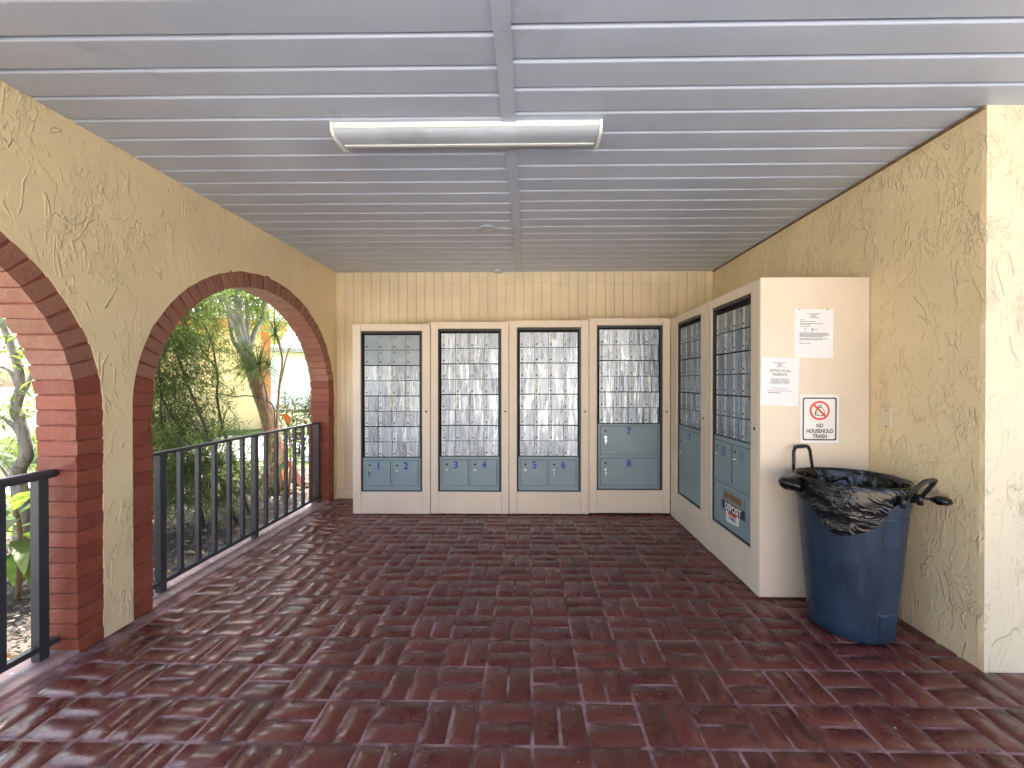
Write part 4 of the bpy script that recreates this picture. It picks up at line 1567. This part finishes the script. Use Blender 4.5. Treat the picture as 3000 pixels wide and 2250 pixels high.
# fluted trunk
vs_, nseg = [], 28
for k, p in enumerate(c):
    for q in range(nseg):
        a = 2 * PI * q / nseg
        t = k / (len(c) - 1)
        rr_ = rad[k] * (1 + (0.10 + 0.25 * math.exp(-t * 8)) * mnoise.noise((math.cos(a) * 2.2, math.sin(a) * 2.2, p.z * 0.9)) + 0.06 * mnoise.noise((math.cos(a) * 6, math.sin(a) * 6, p.z * 2.5)))
        vs_.append((p.x + rr_ * math.cos(a), p.y + rr_ * math.sin(a), p.z))
g.add(vs_, [(k * nseg + q, k * nseg + (q + 1) % nseg, (k + 1) * nseg + (q + 1) % nseg, (k + 1) * nseg + q) for k in range(len(c) - 1) for q in range(nseg)], 0, True)
for a in (0.4, 1.9, 3.3, 4.6, 5.6):                       # surface roots
    g.tube(curve_pts([(base[0] + .10 * math.cos(a), base[1] + .10 * math.sin(a), 0.12), (base[0] + .24 * math.cos(a), base[1] + .24 * math.sin(a), -0.03), (base[0] + .46 * math.cos(a + .2), base[1] + .46 * math.sin(a + .2), -0.10)], 5), [0.075 - 0.005 * k for k in range(11)], 8)
g.build('trunk', 'bark_brown', tree)
topx = at(530, 765, D)
for k, (pts, r0, r1) in enumerate((
        ([at(530, 772, D), at(510, 690, D), at(507, 620, D), at(500, 520, D)], 0.060, 0.035),
        ([at(528, 772, D), at(503, 700, D - .1), at(483, 640, D - .2), at(470, 560, D - .2)], 0.050, 0.025),
        ([at(534, 772, D), at(540, 720, D + .2), at(560, 690, D + .3), at(568, 655, D + .3), at(560, 600, D + .3)], 0.036, 0.016),
        ([at(532, 772, D), at(528, 690, D + .2), at(524, 620, D + .3), at(530, 540, D + .3)], 0.034, 0.015),
        ([at(524, 776, D), at(498, 735, D - .3), at(489, 690, D - .4), at(462, 640, D - .6)], 0.032, 0.012))):
    g = MB()
    limb(g, pts, r0, r1, 0.02, k + 1)
    g.build('limb', 'bark_grey', tree)
rs = np.random.default_rng(5)
blobs = [(at(500, 560, D), (0.55, 0.5, 0.45)), (at(450, 600, D + .3), (0.5, 0.6, 0.4)), (at(560, 590, D + .3), (0.45, 0.5, 0.4)), (at(590, 640, D + .8), (0.45, 0.5, 0.35)),
         (at(480, 640, D + .6), (0.5, 0.5, 0.3)), (at(610, 560, D + .3), (0.5, 0.6, 0.5)), (at(565, 690, D + 1.0), (0.35, 0.4, 0.22))]
lv, lf, tv, tf = twig_crown(rs, blobs, 1250, 0.30, 9, 0.095, 0.015, 0.35)
np_mesh('crown', lv, lf, 'leaf_bright', tree)
np_mesh('twigs', tv, tf, 'twig_bark', tree)
# a dense tuft of epiphyte on the fork
lv, lf, tv, tf = twig_crown(np.random.default_rng(8), [(at(527, 775, D - .12), (0.13, 0.12, 0.13)), (at(545, 800, D - .12), (0.09, 0.08, 0.09))], 130, 0.16, 9, 0.085, 0.010, 0.5)
np_mesh('tuft', lv, lf, 'leaf_lance', tree)

# --- feathery lance-leaved shrub filling the left of the far arch
shrub = thing('lance_leaf_shrub', 'feathery dark green lance leaved shrub filling the left side of the far arch', 'shrub', (0, 0, 0))
DS = 3.75
stems = [
    ([(at(485, 1120, DS)[0], DS + .1, GZ), at(455, 985, DS), at(420, 890, DS), at(385, 800, DS), at(350, 700, DS)], 0.020, 0.007),
    ([(at(470, 1120, DS)[0], DS + .4, GZ), at(465, 900, DS + .4), at(462, 800, DS + .4), at(440, 720, DS + .4), at(400, 640, DS + .4)], 0.016, 0.006),
    ([(at(430, 1110, DS)[0], DS, GZ), at(398, 960, DS), at(350, 880, DS), at(315, 800, DS)], 0.016, 0.006),
    ([(at(380, 1120, DS)[0], DS, GZ), at(365, 980, DS), at(340, 900, DS - .1), at(330, 760, DS - .1)], 0.014, 0.005),
    ([at(462, 800, DS + .4), at(420, 735, DS + .3), at(400, 720, DS + .3), at(370, 650, DS + .2)], 0.010, 0.004),
    ([at(455, 985, DS), at(470, 930, DS + .2), at(490, 880, DS + .3)], 0.009, 0.004)]
for k, (pts, r0, r1) in enumerate(stems):
    g = MB()
    limb(g, pts, r0, r1, 0.03, k * 1.7, 7)
    g.build('stem', 'twig_bark', shrub)
rs = np.random.default_rng(21)
blobs = [(at(345, 690, DS), (0.32, 0.35, 0.30)), (at(390, 690, DS + .2), (0.30, 0.35, 0.26)), (at(330, 780, DS - .1), (0.26, 0.35, 0.30)), (at(385, 780, DS), (0.24, 0.35, 0.22)),
         (at(345, 870, DS), (0.28, 0.35, 0.25)), (at(420, 850, DS + .2), (0.22, 0.3, 0.20)), (at(330, 950, DS), (0.30, 0.35, 0.25)), (at(400, 960, DS + .1), (0.28, 0.3, 0.22)),
         (at(470, 960, DS + .3), (0.24, 0.3, 0.18)), (at(360, 1040, DS - .1), (0.36, 0.35, 0.22)), (at(430, 1050, DS), (0.32, 0.35, 0.22)), (at(490, 1030, DS + .3), (0.22, 0.3, 0.20)),
         (at(300, 1050, DS - .1), (0.3, 0.35, 0.25)), (at(400, 1000, DS - .3), (0.34, 0.3, 0.22)), (at(340, 1000, DS - .4), (0.30, 0.3, 0.25)), (at(470, 1020, DS), (0.26, 0.3, 0.2)), (at(420, 640, DS + .3), (0.28, 0.3, 0.2)), (at(455, 740, DS + .3), (0.14, 0.2, 0.14)), (at(370, 590, DS), (0.5, 0.4, 0.25)), (at(270, 700, DS), (0.35, 0.4, 0.5)), (at(260, 900, DS), (0.35, 0.4, 0.4))]
lv, lf, tv, tf = twig_crown(rs, blobs, 3500, 0.20, 10, 0.068, 0.0088, 0.35)
np_mesh('foliage', lv, lf, 'leaf_lance', shrub)
np_mesh('twigs', tv, tf, 'twig_bark', shrub)

# --- spiky plant right of the trunk
spiky = thing('spiky_plant', 'thin stemmed plant with spiky leaf rosettes right of the leaning trunk', 'plant', (0, 0, 0))
DP = 4.75
heads = [(at(553, 790, DP), 0.40, 60), (at(590, 720, DP + .2), 0.36, 54), (at(575, 790, DP + .1), 0.26, 34)]
sts = [([(at(572, 1050, DP)[0], DP, GZ), at(567, 960, DP), at(572, 870, DP), at(560, 810, DP), at(553, 790, DP)], 0.012, 0.009),
       ([(at(588, 1055, DP)[0], DP + .1, GZ), at(592, 930, DP), at(600, 830, DP), at(604, 770, DP + .1), at(590, 720, DP + .2)], 0.014, 0.010),
       ([at(600, 830, DP), at(618, 760, DP), at(632, 735, DP), at(640, 700, DP)], 0.009, 0.004),
       ([at(580, 980, DP), at(568, 880, DP - .1), at(560, 840, DP), at(575, 790, DP + .1)], 0.010, 0.008)]
for k, (pts, r0, r1) in enumerate(sts):
    g = MB()
    limb(g, pts, r0, r1, 0.015, k + 9, 7)
    g.build('stem', 'bark_brown', spiky)
for k, (cpt, ln, cnt) in enumerate(heads):
    rs = np.random.default_rng(40 + k)
    g = MB()
    for q in range(cnt):
        a = rs.uniform(0, 2 * PI)
        el = rs.uniform(-0.7, 1.35)
        d = Vector((math.cos(a) * math.cos(el), math.sin(a) * math.cos(el), math.sin(el)))
        sd_ = d.cross(Vector((0, 0, 1)))
        sd_ = sd_.normalized() if sd_.length > .05 else Vector((1, 0, 0))
        l_ = ln * rs.uniform(0.7, 1.15)
        pts = []
        for j in range(5):
            t = j / 4
            p = Vector(cpt) + d * l_ * t - Vector((0, 0, 1)) * (0.30 * l_ * t * t * math.cos(el))
            w = 0.0075 * (1 - t) ** 0.6 + 0.0006
            pts += [p - sd_ * w, p + sd_ * w]
        g.add(pts, [(2 * j, 2 * j + 1, 2 * j + 3, 2 * j + 2) for j in range(4)], 0, True)
    g.build('rosette', 'leaf_spike', spiky)


def broad_leaf(g, root, d, l_, w, droop, seed):
    d = Vector(d).normalized()
    sd_ = d.cross(Vector((0, 0, 1))).normalized()
    pts = []
    m_ = 8
    for j in range(m_ + 1):
        t = j / m_
        p = Vector(root) + d * l_ * t - Vector((0, 0, 1)) * droop * l_ * t * t
        ww = w * math.sin(PI * (0.06 + 0.92 * t)) ** 0.75
        up = Vector((0, 0, ww * 0.35))
        pts += [p - sd_ * ww + up, p, p + sd_ * ww + up]
    g.add(pts, [(3 * j + c, 3 * j + c + 1, 3 * j + c + 4, 3 * j + c + 3) for j in range(m_) for c in (0, 1)], 0, True)


def broad_plant(name, label, cat, root, height, count, l_, w, mats, seed, up=0.9, stem_mat='bark_brown'):
    t = thing(name, label, cat, root)
    rs = np.random.default_rng(seed)
    g = MB()
    limb(g, [(0, 0, -0.02), (0.02, 0.01, height * .5), (0, 0, height)], 0.014, 0.010, 0.01, seed, 7)
    g.build('stem', stem_mat, t)
    for q in range(count):
        a = q * 2.4 + rs.uniform(-.3, .3)
        u = q / max(1, count - 1)
        z = height * (0.45 + 0.55 * u)
        el = -0.5 + u * (up + 0.5) + rs.uniform(-.2, .2)
        g = MB()
        broad_leaf(g, (0, 0, z), (math.cos(a) * math.cos(el), math.sin(a) * math.cos(el), math.sin(el)), l_ * rs.uniform(.75, 1.15), w * rs.uniform(.8, 1.15), 0.35 + 0.4 * (1 - u), q)
        g.build('leaf', mats[int(rs.integers(len(mats)))], t)
    return t


p = at(618, 1030, 4.72)
broad_plant('broad_leaf_plant', 'red and green broad leaved plant behind the far end of the railing', 'plant', (p[0], p[1], GZ), 0.84, 16, 0.27, 0.036, ['leaf_red', 'leaf_bright', 'leaf_spike', 'leaf_bright'], 3)
p = at(10, 1200, 2.45)
broad_plant('broad_leaf_plant', 'low glossy green broad leaved plant outside the near left arch', 'plant', (p[0], p[1], GZ), 0.55, 14, 0.30, 0.045, ['leaf_bright', 'leaf_lance'], 6)
p = at(22, 1120, 3.1)
broad_plant('broad_leaf_plant', 'upright dark green plant between the near arch trunk and the stucco pier', 'plant', (p[0], p[1], GZ), 0.75, 14, 0.26, 0.04, ['leaf_lance', 'leaf_bright'], 9)

# --- twisting pale trunk beyond the near left arch
t = thing('small_tree', 'small tree with pale twisting stems and sparse leaves outside the near left arch', 'tree', (0, 0, 0))
DN = 2.75
g = MB()
limb(g, [(at(22, 1240, DN)[0], DN, GZ), at(26, 1120, DN), at(14, 1030, DN), at(38, 985, DN), at(30, 930, DN), at(12, 880, DN), at(20, 830, DN), at(10, 760, DN), at(-40, 640, DN)], 0.050, 0.018, 0.01, 4)
g.build('trunk', 'bark_grey', t)
for k, pts in enumerate(([at(38, 985, DN), at(12, 930, DN), at(-20, 900, DN), at(-60, 860, DN)], [at(26, 1120, DN), at(8, 1060, DN + .1), at(-30, 1000, DN + .1)], [at(12, 880, DN), at(40, 830, DN + .2), at(60, 770, DN + .3)], [at(20, 830, DN), at(0, 800, DN), at(-30, 790, DN)])):
    g = MB()
    limb(g, pts, 0.022, 0.007, 0.01, k + 20, 8)
    g.build('limb', 'bark_grey', t)
rs = np.random.default_rng(31)
blobs = [(at(0, 740, DN + .2), (0.4, 0.4, 0.3)), (at(30, 880, DN + .6), (0.3, 0.3, 0.3)), (at(-60, 900, DN), (0.4, 0.4, 0.4)), (at(-40, 640, DN), (0.6, 0.5, 0.4)), (at(20, 1000, DN + .6), (0.25, 0.3, 0.2))]
lv, lf, tv, tf = twig_crown(rs, blobs, 190, 0.26, 8, 0.075, 0.016, 0.3)
np_mesh('crown', lv, lf, 'leaf_bright', t)
np_mesh('twigs', tv, tf, 'twig_bark', t)

# --- croton hedge, further shrubs, trees
def shrub_at(name, label, cat, blobs, n_tw, tl, per, ll, lw, mat, seed, group=None, trunk=None):
    t = thing(name, label, cat, (0, 0, 0), 0, group)
    rs = np.random.default_rng(seed)
    lv, lf, tv, tf = twig_crown(rs, blobs, n_tw, tl, per, ll, lw, 0.3)
    np_mesh('crown' if trunk else 'foliage', lv, lf, mat, t)
    np_mesh('twigs', tv, tf, 'twig_bark', t)
    if trunk:
        g = MB()
        limb(g, trunk[0], trunk[1], trunk[2], 0.05, seed)
        g.build('trunk', 'bark_brown', t)
    else:
        c0 = blobs[0][0]
        g = MB()
        for k in range(4):
            limb(g, [(c0[0] + .1 * math.cos(k * 1.6), c0[1] + .1 * math.sin(k * 1.6), GZ), (c0[0] + .25 * math.cos(k * 1.6), c0[1] + .25 * math.sin(k * 1.6), c0[2])], 0.02, 0.008, 0.02, k, 6)
        g.build('stem', 'twig_bark', t)
    return t


hx, hy = at(640, 900, 7.4)[:2]
shrub_at('croton_bush', 'dark red and green croton bush beside the far brick jamb', 'shrub', [((hx - .05, hy, 0.45), (0.34, 0.4, 0.50)), ((hx + .35, hy + .2, 0.50), (0.4, 0.4, 0.52)), ((hx + .8, hy + .3, 0.45), (0.4, 0.4, 0.5))], 420, 0.20, 8, 0.10, 0.030, 'leaf_croton', 60)
hx, hy = at(640, 870, 12.5)[:2]
shrub_at('hedge_bush', 'sunlit green bush standing by the yellow building', 'shrub', [((hx - 4.0, hy - .5, 0.3), (0.7, 0.6, 0.55))], 300, 0.22, 8, 0.11, 0.03, 'leaf_bright', 61)
far = [(-9.5, 9.5, 4.6, 0, 'leaf_bright', 'leafy green tree overhanging the yellow building on its left'), (-5.6, 16.5, 5.2, 1, 'leaf_lance', 'tall green tree rising behind the yellow building'), (-11.5, 5.0, 5.0, 2, 'leaf_bright', 'broad green tree on the lawn seen past the shrub'), (-9.0, 1.8, 4.6, 3, 'leaf_lance', 'green lawn tree seen through the near left arch')]
for (x, y, h, s, lm, lab) in far:
    bl = [((x, y, h * .72), (1.3, 1.3, 1.0)), ((x + .9, y + .4, h * .62), (0.9, 0.9, 0.7)), ((x - .9, y - .3, h * .65), (0.9, 0.9, 0.8)), ((x + .2, y - .8, h * .85), (0.9, 0.9, 0.7)), ((x - .1, y + .9, h * .9), (0.9, 0.9, 0.7))]
    shrub_at('lawn_tree', lab, 'tree', bl, 520, 0.50, 9, 0.19, 0.055, lm, 70 + s, 'trees on the lawn beyond the arches', ([(x, y, GZ), (x + .1, y, h * .3), (x, y + .1, h * .7)], 0.14, 0.06))

# --- the yellow building beyond the path
yb = thing('yellow_building', 'sunlit yellow single storey building with orange trim beyond the garden', 'building', (-7.75, 11.6, GZ), R(34))
# local: front faces -y, width along x
boxobj('wall', (-2.6, 0, 0), (0.2, 4.0, 2.75), 'house_yellow', yb)
boxobj('corner_post', (0.203, -0.08, 0), (0.42, 0.20, 2.75), 'house_orange', yb)
boxobj('corner_post', (-1.45, -0.08, 0), (-1.27, -0.003, 2.75), 'house_cream', yb)
boxobj('fascia', (-2.9, -0.55, 2.76), (0.8, -0.40, 3.02), 'house_orange', yb)
boxobj('soffit', (-2.9, -0.39, 2.76), (0.8, 4.4, 2.85), 'house_cream', yb)
MB().add([(-2.9, -0.5, 3.03), (0.8, -0.5, 3.03), (0.8, 2.0, 3.8), (-2.9, 2.0, 3.8), (-2.9, 4.4, 3.03), (0.8, 4.4, 3.03)], [(0, 1, 2, 3), (3, 2, 5, 4), (0, 3, 4), (1, 5, 2)]).build('roof', 'house_roof', yb)
boxobj('plinth', (-2.6, -0.06, 0), (-1.46, -0.003, 0.16), 'house_orange', yb)
# plain house further right, its unlit wall coloured white for the glare
wb = thing('glare_house', 'plain house coloured white for the glare at the far right of the arch view', 'building', (-15.0, 18.5, GZ), R(28))
boxobj('wall', (-1.5, 0, 0), (6.5, 5, 2.8), 'lamp_white', wb)
boxobj('fascia', (-1.8, -0.4, 2.81), (6.8, 5.3, 2.98), 'concrete', wb)
MB().add([(-1.8, -0.4, 2.99), (6.8, -0.4, 2.99), (6.8, 2.5, 3.9), (-1.8, 2.5, 3.9), (-1.8, 5.3, 2.99), (6.8, 5.3, 2.99)], [(0, 1, 2, 3), (3, 2, 5, 4), (0, 3, 4), (1, 5, 2)]).build('roof', 'house_roof', wb)
# --- building across the drive, behind the viewer: the mailbox doors mirror it
ob = thing('opposite_building', 'long cream building with orange trim across the drive, mirrored in the mailbox doors', 'building', (0, -14.5, GZ))
boxobj('wall', (-14, -6, 0), (16, 0, 2.75), 'house_cream', ob)
boxobj('fascia', (-14.6, 0.5, 2.76), (16.6, 0.62, 3.0), 'house_orange', ob)
boxobj('soffit', (-14.6, -6.6, 2.78), (16.6, 0.49, 2.86), 'house_cream', ob)
MB().add([(-14.6, 0.6, 3.01), (16.6, 0.6, 3.01), (16.6, -3, 3.9), (-14.6, -3, 3.9), (-14.6, -6.6, 3.01), (16.6, -6.6, 3.01)], [(1, 0, 3, 2), (2, 3, 4, 5), (0, 4, 3), (1, 2, 5)]).build('roof', 'house_roof', ob)
for k in range(8):
    x = -12 + k * 3.5
    if k % 2:
        d = boxobj('door', (x, 0.003, 0.1), (x + 0.95, 0.05, 2.15), 'house_orange', ob)
        MB().cyl((x + .85, 0.05, 1.05), (x + .85, 0.10, 1.05), 0.03, n=10).build('handle', 'brass', d)
    else:
        w = boxobj('window', (x, 0.003, 0.9), (x + 1.5, 0.05, 2.15), 'lamp_white', ob)
        boxobj('pane', (x + .07, 0.051, 0.97), (x + 1.43, 0.056, 2.08), 'window_glass', w)
for k in range(6):
    x = -12.6 + k * 5
    boxobj('corner_post', (x, 0.003, 0), (x + 0.25, 0.12, 2.75), 'house_orange', ob)

# --- mulch and grass
rs = np.random.default_rng(90)
n_ = 9000
px = rs.uniform(-4.8, -2.24, n_)
py = rs.uniform(0.9, 6.3, n_)
keep = (py < 5.4) | (px < -2.6)
px, py = px[keep], py[keep]
n_ = len(px)
ln = rs.gamma(2.2, 0.012, n_) + 0.010
wd = np.minimum(ln * 0.45, rs.uniform(0.005, 0.018, n_))
th = rs.uniform(0, 2 * PI, n_)
tilt = rs.normal(0, 0.28, n_)
c3 = np.stack([px, py, GZ + 0.008 + rs.uniform(0, 0.03, n_)], 1)
ax = np.stack([np.cos(th) * np.cos(tilt), np.sin(th) * np.cos(tilt), np.sin(tilt)], 1)
sdv = np.stack([-np.sin(th), np.cos(th), rs.normal(0, 0.3, n_)], 1)
A_ = ax * (ln / 2)[:, None]
S_ = sdv * (wd / 2)[:, None]
up = np.array([0, 0, 0.006])
v = np.stack([c3 - A_ - S_ * .6, c3 + A_ * .9 - S_, c3 + A_ + S_ * .7, c3 - A_ * .8 + S_, c3 + up], 1).reshape(-1, 3)
idx = np.arange(n_)[:, None] * 5
f = np.concatenate([idx + np.array([[0, 1, 4]]), idx + np.array([[1, 2, 4]]), idx + np.array([[2, 3, 4]]), idx + np.array([[3, 0, 4]])], 0)
tag(np_mesh('mulch', v, f, 'mulch_chip'), 'loose bark mulch and chips covering the planting bed', 'mulch', kind='stuff')
rs = np.random.default_rng(91)
n_ = 420
bx = np.stack([rs.uniform(-4.6, -2.3, n_), rs.uniform(1.0, 6.0, n_), np.full(n_, GZ + 0.035)], 1)
dd = np.stack([rs.normal(size=n_), rs.normal(size=n_), rs.uniform(-0.05, 0.25, n_)], 1)
lv, lf = leaves(bx, dd, 0.085, 0.026, 0.35, 0.25, rs)
tag(np_mesh('leaf_litter', lv, lf, 'dry_leaf'), 'dry tan fallen leaves strewn over the mulch', 'leaf litter', kind='stuff')
rs = np.random.default_rng(92)
n_ = 16000
gx = rs.uniform(-12, -4.7, n_)
gy = rs.uniform(-1.5, 11, n_)
keep = ~((gx > -7.3) & (gx < -5.9) & (gy < 6.95)) & ~((gy > 6.8) & (gy < 10.3) & (gx > -7.6))
gx, gy = gx[keep], gy[keep]
n_ = len(gx)
bx = np.stack([gx, gy, np.full(n_, -0.10)], 1)
dd = np.stack([rs.normal(0, .4, n_), rs.normal(0, .4, n_), np.ones(n_)], 1)
lv, lf = leaves(bx, dd, 0.11, 0.012, 0.2, 0.2, rs)
tag(np_mesh('grass', lv, lf, 'grass_blade'), 'green lawn grass beyond the planting bed', 'grass', kind='stuff')
# thin black cable slung past the trunk
g = MB()
g.tube(curve_pts([at(470, 852, 4.85), at(500, 857, 4.85), at(525, 855, 4.85), at(560, 862, 4.88), at(585, 880, 4.9), at(588, 930, 4.9), at(584, 1000, 4.9)], 6), 0.0075, 6)
tag(g.build('cable', 'cable_black'), 'thin black cable slung across the leaning tree trunk', 'cable')
